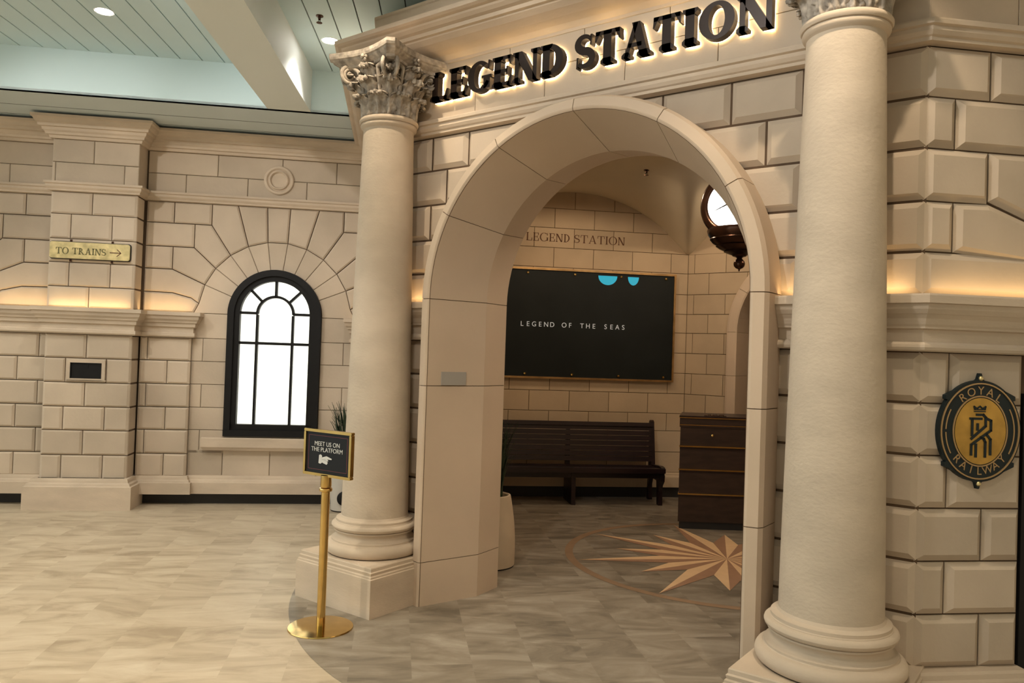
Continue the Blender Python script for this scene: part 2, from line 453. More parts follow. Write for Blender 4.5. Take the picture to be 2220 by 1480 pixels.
w.block(fr_facet, [(0, 2.115), (.15, 2.115), (.15, 2.34), (0, 2.34)], -.035, 0, .0035, .03)
w.block(fr_facet, [(.15, 2.115), (.75, 2.05), (.75, 2.19), (.318, 2.345), (.15, 2.34)], -.035, 0, .0035, .03)
w.block(fr_facet, [(.75, 2.115), (2.1, 2.115), (2.1, 2.575), (.75, 2.575)], -.035, 0, .0035, .03)
for js, z0, z1 in (([0, .19, .72, 1.3, 2.1], 3.325, 3.52), ([0, .438, .98, 1.5, 2.1], 3.12, 3.325)):
    for a, b in zip(js[:-1], js[1:]):
        w.block(fr_facet, [(a, z0), (b, z0), (b, z1), (a, z1)], -.02, -.004, .002, .003, t=random.uniform(.98, 1.04))
w.fbox(fr_facet, .01, .53, 0, 3.95, -.26, -.03, 1)
w.fbox(fr_facet, .53, FL, 1.5, 3.95, -.26, -.03, 1)
w.fbox(fr_facet, 1.3, FL, 0, 1.5, -.26, -.03, 1)
structure(w.build('wall_right', SJ))
w = MB()
w.fbox(fr_facet, .53, 1.3, .25, 1.52, -.12, -.09); w.fbox(fr_facet, .516, .56, .25, 1.5, -.1, -.012)
w.fbox(fr_facet, .56, 1.3, 1.44, 1.5, -.1, -.02); w.fbox(fr_facet, .9, .93, .25, 1.44, -.1, -.04)
structure(w.build('window_2', M['black']))

# left return of the station, running back to the hall wall
w = MB()
def fr_ret(a, z, d=0):                    # a from the corner backwards
    return Vector((XL, YW, 0)) + Vector((-Q, Q, 0)) * (2.6 - a) + Vector((-Q, -Q, 0)) * d + Z_ * z
for i in range(len(COURSE) - 1):
    z0, z1 = COURSE[i], COURSE[i + 1]
    js = [.0, .5, 1.1, 1.7, 2.25, 2.6] if i % 2 else [0, .8, 1.4, 2.0, 2.6]
    for a, b in zip(js[:-1], js[1:]): w.block(fr_ret, [(a, z0), (b, z0), (b, z1), (a, z1)], -.035, 0, .0035, .03)
w.fbox(fr_ret, 0, 2.6, 3.12, 3.52, -.03, -.004); w.fbox(fr_ret, 0, 2.58, 0, 3.95, -.26, -.03, 1)
structure(w.build('wall_side', SJ))

# mouldings of the station
front_path = [(XL - 1.8, YW + 1.8), (XL, YW), (1.052, YW), (1.052 + 1.48, YW + 1.48)]
JW = R0 + .08
pl_, pr_ = [(XL - 1.8, YW + 1.8), (XL, YW), (XC - JW, YW)], [(XC + JW, YW), (1.052, YW), (2.53, YW + 1.48)]
IMP = [(-.02, 1.92), (.092, 1.92), (.095, 1.912), (.095, 1.880), (.082, 1.876), (.078, 1.855), (.066, 1.835), (.062, 1.832), (.050, 1.815), (.042, 1.79), (.036, 1.780), (.036, 1.772), (.018, 1.766), (.018, 1.715), (.028, 1.712), (.038, 1.702), (.040, 1.690), (.036, 1.678), (.028, 1.672), (-.02, 1.672)]
STR = [(-.02, 3.125), (.055, 3.125), (.058, 3.118), (.058, 3.100), (.044, 3.094), (.046, 3.075), (.036, 3.058), (.026, 3.052), (.026, 3.036), (-.02, 3.030)]
CORN = [(-.02, 3.50), (.004, 3.50), (.012, 3.515), (.05, 3.535), (.11, 3.55), (.17, 3.57), (.205, 3.59), (.21, 3.598), (.232, 3.60), (.235, 3.622), (.262, 3.628), (.285, 3.642), (.292, 3.652), (.315, 3.656), (.335, 3.664), (.338, 3.69), (.07, 3.705), (.07, 3.90), (.078, 3.908), (.078, 3.925), (.02, 3.94), (-.02, 3.97), (-.26, 3.97)]
BASE = [(-.03, .287), (.035, .287), (.042, .275), (.045, .255), (.058, .248), (.062, .232), (.085, .226), (.085, 0), (-.03, 0)]
n_trim = 0
def trim(paths, prof, m='trim'):
    global n_trim
    n_trim += 1
    w = MB()
    for p in paths: w.sweep(p, prof)
    return structure(w.build('trim_%d' % n_trim, M[m], fixn=True))
trim([pl_, pr_], IMP); trim([front_path], STR); trim([front_path], CORN)
trim([pl_, [(XC + JW, YW), (1.052, YW), (1.052 + .515 * Q, YW + .515 * Q)]], BASE)

# ------------------------------------------------------------------ hall wall on the left
LC = [.27, .50, .735, .96, 1.19, 1.42, 1.65, 1.90, 2.10, 2.33, 2.555, 2.79, 3.0]
PL0, PL1 = -4.675, -3.893
frW, frP = fr_wall(-4.46), fr_wall(-4.235)
w = MB()
def rect(a0, a1, z0, z1): return [(a0, z0), (a1, z0), (a1, z1), (a0, z1)]
def bay(ct, sides, edge):
    zc = 1.90; ro, ri = .75, .462
    def rc(r, a): return (r * math.cos(R(a)), zc + r * math.sin(R(a)))
    for s in sides:
        def put(poly, d1=0, gap=.0042, ch=.014, d0=-.03, chv=.020):
            q = [(ct + s * a, z) for a, z in poly]
            if s < 0: q = list(reversed(q))
            w.block(frW, q, d0, d1, gap, ch, chv=0 if ch < .01 else chv)
        # ring around the window head
        angs = [0, 22.5, 37.5, 52.5, 67.5, 82.5]
        for a, b in zip(angs[:-1], angs[1:]):
            inn = [rc(ri, a + (b - a) * i / 4) for i in range(5)]
            out = [rc(ro, b), rc(ro + .0, a)] if b - a < 16 else [rc(ro, b), rc(ro, 7.5), (.79, zc)]
            put(list(reversed(inn)) + list(reversed(out)), -.01, .0022, .005)
        if s == sides[0]:
            inn = [rc(ri, 97.5 - 3 * i) for i in range(6)]
            put([rc(ri, 97.5 - 15 * i / 4) for i in range(5)] + [rc(ro, 82.5), rc(ro, 97.5)], -.01, .0022, .005)
            put([rc(ro, 97.5), rc(ro, 82.5), (.114, 3.0), (-.114, 3.0)])
        put([rc(ro, 82.5), rc(ro, 67.5), (.40, 3.0), (.114, 3.0)])
        put([rc(ro, 67.5), rc(ro, 52.5), (.65, 2.79), (.65, 3.0), (.40, 3.0)])
        put([rc(ro, 52.5), rc(ro, 37.5), (.81, 2.555), (.81, 2.79), (.65, 2.79)])
        put([rc(ro, 37.5), rc(ro, 22.5), (1.01, 2.33), (1.01, 2.555), (.81, 2.555)])
        put([rc(ro, 22.5), rc(ro, 7.5), (.82, 2.05), (1.0, 2.095), (edge, 2.10), (edge, 2.33), (1.01, 2.33)])
        put([rc(ro, 7.5), (.79, 1.90), (edge, 1.90), (edge, 2.10), (1.0, 2.095), (.82, 2.05)])
        for p in (rect(.65, 1.01, 2.79, 3.0), rect(1.01, edge, 2.79, 3.0), rect(.81, edge, 2.555, 2.79), rect(1.01, edge, 2.33, 2.555)): put(p)
        # pier under the impost
        for i in range(6):
            z0, z1 = LC[i], LC[i + 1]
            j = 1.01 if i % 2 == 0 else 1.20
            put(rect(.79, j, z0, z1), .045, .0035, .016, 0); put(rect(j, edge, z0, z1), .045, .0035, .016, 0)
            v = .69
            if z0 >= .5 or True:
                if i == 0: continue
                if i % 2 == 1: put(rect(.46, v, z0, z1), -.012, .0022, .005); put(rect(v, .80, z0, z1), -.012, .0022, .005)
                else: put(rect(.46, .80, z0, z1), -.012, .0022, .005)
        put(rect(.46, .80, 1.65, 1.90), -.012, .0022, .005)
    for a, b in ((-.80, -.46), (-.46, 0), (0, .46), (.46, .80)): w.block(frW, rect(ct + a, ct + b, .27, .54), -.03, -.012, .0025, .006)
    for a in (-.6,): w.block(frW, rect(ct - .62, ct + .62, .5, .7), -.03, -.02, .002, .004)
    # between string course and cornice
    for js, z0, z1 in (([-edge, -.61, .02, .56, edge], 3.28, 3.50), ([-edge, -.91, -.315, .266, .85, edge], 3.09, 3.28)):
        for a, b in zip(js[:-1], js[1:]): w.block(frW, rect(ct + a, ct + b, z0, z1), -.03, -.008, .0025, .006)
CT = -2.608
bay(CT, (1, -1), 1.272); bay(-6.0, (1, -1), 1.36)
# pilaster
pc = (PL0 + PL1) / 2
for i in range(12):
    z0, z1 = LC[i], LC[i + 1]
    if i == 6: continue
    js = [PL0, pc - .205, pc + .165, PL1] if i % 2 == 0 else [PL0, pc - .02, PL1]
    if i == 9: js = [PL0, PL1]
    for a, b in zip(js[:-1], js[1:]):
        if i == 4:
            for q in ((PL0, pc - .20), (pc - .20, pc + .165), (pc + .165, PL1)): w.block(frP, rect(*q, z0, z1), -.03, 0, .0035, .014)
            break
        w.block(frP, rect(a, b, z0, z1), -.03, 0, .0035, .014, chv=.022)
    def frS(a, z, d=0): return D_ * (PL1 + d) + N_ * (-4.235 - a) + Z_ * z
    w.block(frS, [(0.004, z0), (.21, z0), (.21, z1), (0.004, z1)], -.03, 0, .0035, .010)
for js, z0, z1 in (([PL0, pc - .02, PL1], 3.28, 3.50), ([PL0, pc - .36, pc + .26, PL1], 3.09, 3.28)):
    for a, b in zip(js[:-1], js[1:]): w.block(frP, rect(a, b, z0, z1), -.03, 0, .0025, .006)
w.fbox(frP, PL0 + .004, PL1 - .004, .26, 3.6, -.4, -.018, 1)
w.fbox(frP, PL1 - .1, PL1 - .001, 3.1, 3.5, -.36, -.019, 0)
# backing of the whole wall, left open where the window stands
for a0, a1, z0, z1 in ((-9, CT - .46, .11, 3.72), (CT + .46, -1.2, .11, 3.72), (CT - .46, CT + .46, .11, .70), (CT - .46, CT + .46, 2.36, 3.72)):
    w.fbox(frW, a0, a1, z0, z1, -.2, -.024, 1)
for i in range(14):                      # spandrels over the round head
    a0, a1 = R(180 * i / 14), R(180 * (i + 1) / 14)
    x0, x1 = math.cos(a0) * .46, math.cos(a1) * .46
    w.prism(frW, [(CT + x0, 1.90 + .46 * math.sin(a0)), (CT + x0, 2.37), (CT + x1, 2.37), (CT + x1, 1.90 + .46 * math.sin(a1))], -.2, -.024, 1)
structure(w.build('wall_left', SJ))
def WP(t, c): p = N_ * c + D_ * t; return (p.x, p.y)
def lpath(cw, cp, t0=-9, t1=-1.3, e=0):
    return [WP(t0, cw), WP(PL0, cw), WP(PL0, cp), WP(PL1, cp), WP(PL1, cw), WP(t1, cw)]
LSTR = [(-.02, 3.09), (.05, 3.09), (.052, 3.07), (.038, 3.062), (.04, 3.04), (.028, 3.025), (.022, 3.02), (.022, 3.006), (-.02, 3.0)]
LCOR = [(-.02, 3.50), (.02, 3.50), (.03, 3.525), (.05, 3.53), (.055, 3.55), (.072, 3.565), (.078, 3.59), (.10, 3.595), (.105, 3.62), (.12, 3.63), (.135, 3.66), (.15, 3.67), (.15, 3.695), (-.02, 3.70)]
trim([lpath(-4.46, -4.235)], LSTR); trim([lpath(-4.46, -4.235)], LCOR)
LIMP = [(-.03, 1.90), (.10, 1.90), (.102, 1.865), (.088, 1.858), (.082, 1.83), (.066, 1.81), (.062, 1.795), (.048, 1.785), (.044, 1.755), (.024, 1.745), (.024, 1.70), (.038, 1.692), (.04, 1.665), (.03, 1.652), (-.03, 1.65)]
pc2 = -4.415
trim([[WP(-6.0 + .79, -4.52), WP(-6.0 + .79, pc2), WP(PL0, pc2), WP(PL0, -4.235), WP(PL1, -4.235), WP(PL1, pc2), WP(CT - .79, pc2), WP(CT - .79, -4.52)],
      [WP(CT + .79, -4.52), WP(CT + .79, pc2), WP(-1.3, pc2)], [WP(-9, pc2), WP(-6.79, pc2), WP(-6.79, -4.52)]], LIMP)
# low ledge and skirting
LB = [(-.03, .285), (.018, .285), (.024, .27), (.028, .25), (.04, .24), (.045, .225), (.06, .22), (.06, .11), (-.03, .11)]
trim([[WP(-9, -4.46), WP(-6.79, -4.46), WP(-6.79, -4.415), WP(-6.79, -4.415)][:2] + [WP(-6.0 + .79, -4.46), WP(-6.0 + .79, pc2), WP(PL0, pc2)],
      [WP(PL1, pc2), WP(CT - .79, pc2), WP(CT - .79, -4.46), WP(CT + .79, -4.46), WP(CT + .79, pc2), WP(-1.3, pc2)]], LB)
PB = [(-.03, .285), (.01, .285), (.016, .27), (.02, .25), (.04, .24), (.045, .222), (.062, .215), (.062, 0), (-.03, 0)]
trim([[WP(PL0 - .03, -4.47), WP(PL0 - .03, -4.18), WP(PL1 + .02, -4.18), WP(PL1 + .02, -4.47)]], PB)
w = MB(); w.fbox(frW, -9, -1.25, 0, .115, -.2, -.03)
structure(w.build('baseboard_left', M['toe']))
# medallion
w = MB()
ax = Matrix((D_, Z_, N_)).transposed().to_3x3()
w.lathe([(.148, 0), (.148, .016), (.140, .026), (.122, .028), (.114, .020), (.108, .012), (.100, .012), (.096, .03), (.086, .036), (.078, .028), (.074, .014), (.0001, .014)], frW(CT - .012, 3.28, -.012), 48, axis=ax)
tag(w.build('wall_medallion', M['trim']), 'round moulded stone medallion above the arched window', 'medallion')

# window 1
w = MB()
def ringpoly(fr, c, r0, r1, a0, a1, n, d0, d1, mb, zc):
    for i in range(n):
        a, b = R(a0 + (a1 - a0) * i / n), R(a0 + (a1 - a0) * (i + 1) / n)
        mb.prism(fr, [(c + r0 * math.cos(a), zc + r0 * math.sin(a)), (c + r1 * math.cos(a), zc + r1 * math.sin(a)),
                      (c + r1 * math.cos(b), zc + r1 * math.sin(b)), (c + r0 * math.cos(b), zc + r0 * math.sin(b))], d0, d1)
zw = 1.91
win = bpy.data.objects.new('window_1', None); COL.objects.link(win); win.location = frW(CT, .70, 0); win['kind'] = 'structure'
ringpoly(frW, CT, .395, .458, 0, 180, 32, -.1, .03, w, zw); ringpoly(frW, CT, .342, .396, 0, 180, 32, -.1, .008, w, zw)
for s in (-1, 1):
    w.fbox(frW, CT + min(s * .395, s * .458), CT + max(s * .395, s * .458), .70, zw, -.1, .03)
    w.fbox(frW, CT + min(s * .342, s * .396), CT + max(s * .342, s * .396), .76, zw, -.1, .008)
w.fbox(frW, CT - .458, CT + .458, .68, .745, -.1, .035); w.fbox(frW, CT - .396, CT + .396, .745, .80, -.1, .008)
w.build('window_frame', M['black'], win)
w = MB()
for x in (-.175, .175): w.fbox(frW, CT + x - .012, CT + x + .012, .80, zw, -.09, -.01)
w.fbox(frW, CT - .342, CT + .342, 1.607, 1.635, -.09, -.008)
for s in (-1, 1): w.fbox(frW, CT + min(s * .175, s * .342), CT + max(s * .175, s * .342), 1.912, 1.938, -.09, -.01)
ringpoly(frW, CT, .165, .19, 0, 180, 24, -.09, -.01, w, zw + .01)
for a in (45, 90, 135):
    c, s_ = math.cos(R(a)), math.sin(R(a)); q = .012
    w.prism(frW, [(CT + .18 * c - q * s_, zw + .18 * s_ + q * c), (CT + .18 * c + q * s_, zw + .18 * s_ - q * c), (CT + .345 * c + q * s_, zw + .345 * s_ - q * c), (CT + .345 * c - q * s_, zw + .345 * s_ + q * c)], -.09, -.01)
w.build('window_mullion', M['black'], win)
w = MB()
poly = [(CT - .345, .79), (CT + .345, .79)] + [(CT + .345 * math.cos(R(180 * i / 24)), zw + .345 * math.sin(R(180 * i / 24))) for i in range(25)]
w.prism(frW, poly, -.085, -.07)
w.build('window_glass', M['pane'], win)
w = MB()
w.sweep([WP(CT - .60, -4.50), WP(CT - .60, -4.46), WP(CT + .60, -4.46), WP(CT + .60, -4.50)], [(-.03, .668), (.055, .668), (.06, .66), (.06, .575), (.05, .56), (.04, .54), (-.03, .54)])
w.build('window_sill', M['trim'], win)

# dark recessed box on the pilaster
t = empty('wall_panel', frP(pc - .01, 1.22), 'small black recessed screen in a beige surround on the pilaster', 'panel')
w = MB(); b0, b1 = pc - .150, pc + .131
w.fbox(frP, b0 - .025, b1 + .04, 1.205, 1.215, -.01, .012)
for q in ((b0 - .03, b0, 1.205, 1.40), (b1, b1 + .03, 1.205, 1.40), (b0, b1, 1.378, 1.40), (b0, b1, 1.205, 1.228)): w.fbox(frP, *q, -.01, .012)
w.build('surround', M['trim'], t)
w = MB(); w.fbox(frP, b0, b1, 1.228, 1.378, -.01, .004); w.fbox(frP, b0, b1, 1.372, 1.378, 0, .013); w.fbox(frP, b0, b0 + .008, 1.228, 1.378, 0, .013); w.fbox(frP, b0 + .1, b0 + .16, 1.33, 1.36, .004, .007)
w.build('screen', M['black'], t)

# ------------------------------------------------------------------ ceiling of the hall
PLK = Vector((-.6544, .7562, 0)); PP = Vector((.7562, .6544, 0))
ZC, ZF = 4.10, 3.72
cl = MB()
def cpt(p, q, z): v = PP * p + PLK * q; return (v.x, v.y, z)
def stop(p):                             # where a plank meets the fascia plane n.x = -3.5
    return (-3.5 - (PP * p).dot(N_)) / PLK.dot(N_)
pitch = .187; base = -3.222
i0 = -32
for i in range(-32, 60):
    p0 = base + pitch * i + .005; p1 = base + pitch * (i + 1) - .005
    q0, q1 = stop(p0), stop(p1)
    P = [cpt(p0, -14, ZC), cpt(p1, -14, ZC), cpt(p1, q1, ZC), cpt(p0, q0, ZC)]
    P += [(x, y, z + .015) for x, y, z in P]
    cl.add(P, [(3, 2, 1, 0), (0, 1, 5, 4), (1, 2, 6, 5), (2, 3, 7, 6), (3, 0, 4, 7)], 0)
cl.add([cpt(-10, -14, ZC + .012), cpt(9, -14, ZC + .012), cpt(9, stop(9) + .5, ZC + .012), cpt(-10, stop(-10) + .5, ZC + .012)], [(0, 1, 2, 3)], 1)
structure(cl.build('ceiling', [M['ceil'], M['groove']]))
w = MB(); frF = fr_wall(-3.5)
w.fbox(frF, -10, 6, ZF, ZC + .01, -.05, 0)
structure(w.build('ceiling_fascia', M['ceil']))
w = MB()
frO = fr_wall(0)
for c0, c1 in ((-3.950, -3.5), (-4.275, -3.968), (-4.6, -4.293)):
    P = [WP(-10, c0), WP(4, c0), WP(4, c1), WP(-10, c1)]
    w.add([(x, y, ZF) for x, y in P] + [(x, y, ZF + .02) for x, y in P], [(0, 1, 2, 3), (0, 1, 5, 4), (2, 3, 7, 6)], 0)
w.add([(*WP(-10, -4.6), ZF + .002), (*WP(4, -4.6), ZF + .002), (*WP(4, -3.6), ZF + .002), (*WP(-10, -3.6), ZF + .002)], [(0, 1, 2, 3)], 1)
structure(w.build('ceiling_soffit', [M['soffit'], M['groove']]))
w = MB()
P = []
for p in (-2.842, -2.465):
    P += [cpt(p, -14, ZF), cpt(p, stop(p), ZF), cpt(p, stop(p), ZC), cpt(p, -14, ZC)]
w.add(P, [(0, 1, 5, 4), (4, 5, 6, 7), (0, 3, 2, 1), (0, 4, 7, 3)])
structure(w.build('ceiling_beam', mat('beam_paint', (.74, .80, .79), .6)))

# ------------------------------------------------------------------ inside the station
frB = fr_wall(-5.02)
T0, T1 = -.95, 1.968
IC = [.285, .52, .767, .97, 1.20, 1.44, 1.675, 1.91, 2.13, 2.36, 2.605, 2.83, 3.055, 3.28, 3.60]
w = MB()
for i in range(len(IC) - 1):
    z0, z1 = IC[i], IC[i + 1]
    off = .358 if i % 2 == 0 else .125
    if i == 0: off = .125
    js = [T0] + [off + .465 * k for k in range(-4, 5) if T0 + .05 < off + .465 * k < T1 - .05] + [T1]
    js = [T0] + sorted(set(round(off + .466 * k, 3) for k in range(-5, 6) if T0 + .08 < off + .466 * k < T1 - .08)) + [T1]
    for a, b in zip(js[:-1], js[1:]): w.block(frB, rect(a, b, z0, z1), -.012, 0, .0028, .003, t=random.uniform(.94, 1.05))
w.fbox(frB, T0 - .1, T1 + .1, 0, 3.7, -.2, -.009, 1)
structure(w.build('wall_back', [M['stone_in'], M['joint_in']]))
w = MB(); w.sweep([WP(T0, -5.02), WP(T1, -5.02)], [(-.01, .285), (.02, .285), (.03, .27), (.032, .255), (.045, .245), (.05, .23), (.05, .12), (-.01, .12)])
w.sweep([(-2.157, 4.938), (XC - 1.02, 4.938)], [(-.01, .285), (.02, .285), (.03, .27), (.032, .255), (.045, .245), (.05, .23), (.05, .12), (-.01, .12)])
structure(w.build('baseboard_back', M['stone_in']))
w = MB(); w.fbox(frB, T0, T1 + .02, 0, .122, -.01, .02); w.fbox(fr_far, -2.16, XC - 1.0, 0, .122, -.01, .02)
structure(w.build('baseboard_back_toe', M['toe']))
# far wall with its own arch
w = MB()
def far_block(a, b, z0, z1, s):
    arch_stone(w, fr_far, a, b, z0, z1, .985, s, -.012, 0, .0028, .003, random.uniform(.94, 1.05))
for i in range(len(IC) - 4):
    z0, z1 = IC[i], IC[i + 1]
    off = -1.97 if i % 2 == 0 else -2.09
    js = [-2.16] + [off + .45 * k for k in range(1, 4) if -2.1 < off + .45 * k < XC - .05] + [XC]
    if i % 2: js = [-2.16, -1.90, -1.45, -1.0, XC]
    else: js = [-2.16, -2.08, -1.70, -1.25, XC]
    for a, b in zip(js[:-1], js[1:]):
        far_block(a, b, z0, z1, -1)
        far_block(2 * XC - b, 2 * XC - a, z0, z1, 1)
for s_ in (-1, 1):
    p = arc_block(-2.16, XC, 2.83, 3.7, .985, -1) if s_ < 0 else arc_block(XC, 2 * XC + 2.16, 2.83, 3.7, .985, 1)
    w.prism(fr_far, p, -.012, 0, 0)
# passage behind the arch
arc = [(XC - .985, 0)] + [(XC - .985 * math.cos(math.pi * i / 30), ZS + .985 * math.sin(math.pi * i / 30)) for i in range(31)] + [(XC + .985, 0)]
y0 = 4.938
w.add([(-2.16, y0 + .011, 0), (XC - .985, y0 + .011, 0), (XC - .985, y0 + .011, 3.7), (-2.16, y0 + .011, 3.7)], [(0, 1, 2, 3)], 1)
w.add([(XC + .985, y0 + .011, 0), (.85, y0 + .011, 0), (.85, y0 + .011, 3.7), (XC + .985, y0 + .011, 3.7)], [(0, 1, 2, 3)], 1)
aa = arc[1:-1]
for a, b in zip(aa[:-1], aa[1:]):
    w.add([(a[0], y0 + .011, a[1]), (b[0], y0 + .011, b[1]), (b[0], y0 + .011, 3.7), (a[0], y0 + .011, 3.7)], [(0, 1, 2, 3)], 1)
structure(w.build('wall_far', [M['stone_in'], M['joint_in']]))
w = MB()
sec2 = [(0, y0 + .01), (0, y0 - .03), (-.02, y0 - .035), (-.10, y0 - .035), (-.115, y0 - .025), (-.115, y0 + .05), (-.115, y0 + .5)]
for (s0, s1) in ((-ZS, -1.1), (-1.1, -.49), (-.49, 0), (0, .52), (.52, 1.05), (1.05, 2.09), (2.09, math.pi), (math.pi, math.pi + ZS)):
    n = max(1, int((s1 - s0) / .08)) if 0 <= s0 < math.pi else 1
    P = []
    e = .002
    for i in range(n + 1):
        s = s0 + e + (s1 - s0 - 2 * e) * i / n
        for o, y in sec2:
            r = .985 + o
            if s < 0: x, z = XC - r, ZS + s
            elif s > math.pi: x, z = XC + r, ZS - (s - math.pi)
            else: x, z = XC - r * math.cos(s), ZS + r * math.sin(s)
            P.append((x, y, z))
    k = len(sec2)
    w.add(P, [(i * k + j, i * k + j + 1, (i + 1) * k + j + 1, (i + 1) * k + j) for i in range(n) for j in range(k - 1)], 0, random.uniform(.95, 1.05))
structure(w.build('trim_far_arch', M['arch']))
w = MB()                                  # dim passage beyond
frPa = lambda a, z, d=0: Vector((a, 6.9 - d, z))
for i in range(9):
    for j in range(5): w.block(frPa, rect(-2.6 + j * .8 + (i % 2) * .3, -1.8 + j * .8 + (i % 2) * .3, .0 + i * .3, .3 + i * .3), -.01, 0, .003, .003)
w.box(-2.9, 2.2, 6.91, 7.0, 0, 3.2, 1); w.box(-2.9, -2.8, 5.45, 7, 0, 3.2); w.box(2.1, 2.2, 5.45, 7, 0, 3.2); w.box(-2.9, 2.2, 5.45, 7, 3.1, 3.2)
structure(w.build('wall_passage', [M['stone_in'], M['joint_in']]))
# remaining sides of the room
w = MB()
a = N_ * -5.02 + D_ * T0; b = Vector((a.x + (a.y - .69) * 1.0, .69, 0))
w.add([(a.x, a.y, 0), (b.x, b.y, 0), (b.x, b.y, 3.7), (a.x, a.y, 3.7)], [(0, 1, 2, 3)])
w.add([(.82, 4.94, 0), (2.9, 2.86, 0), (2.9, 2.86, 3.7), (.82, 4.94, 3.7)], [(0, 1, 2, 3)])
w.add([(.72, .69, 0), (2.9, 2.87, 0), (2.9, 2.87, 3.7), (.72, .69, 3.7)], [(0, 1, 2, 3)])
structure(w.build('wall_inner_sides', M['stone_in'], fixn=False))
# groined plaster vault
def vz(x, y):
    t = Q * (x + y); h1 = h2 = 2.83
    d = t - .6
    if abs(d) < 1.345: h1 = 1.825 + math.sqrt(1.68 ** 2 - d * d)
    d = (x - XC) * 1.349 / 1.488
    if abs(d) < 1.345: h2 = 1.825 + math.sqrt(1.68 ** 2 - d * d)
    return max(2.83, math.log(math.exp(24 * (h1 - 2.83)) + math.exp(24 * (h2 - 2.83))) / 24 + 2.83 - .028)
w = MB(); st = .05
def inside(x, y):
    return y > .64 and y < 4.99 and (x - y) * Q > -5.07 and (x - 2.9 + y - 2.87) < .1 and (x - y) * Q < .05 + .02 + .02 and Q * (x + y) > T0 - .05 if True else False
idx = {}; pts = []; fs = []
nx = int(8 / st); ny = int(5.2 / st)
for i in range(nx):
    for j in range(ny):
        x, y = -4.4 + i * st, .5 + j * st
        if not inside(x + st / 2, y + st / 2): continue
        q = []
        for dx, dy in ((0, 0), (1, 0), (1, 1), (0, 1)):
            kk = (i + dx, j + dy)
            if kk not in idx: idx[kk] = len(pts); X, Y = x + dx * st, y + dy * st; pts.append((X, Y, vz(X, Y)))
            q.append(idx[kk])
        fs.append(tuple(reversed(q)))
w.add(pts, fs, 0, 1, True)
structure(w.build('ceiling_vault', M['plaster'], fixn=False))

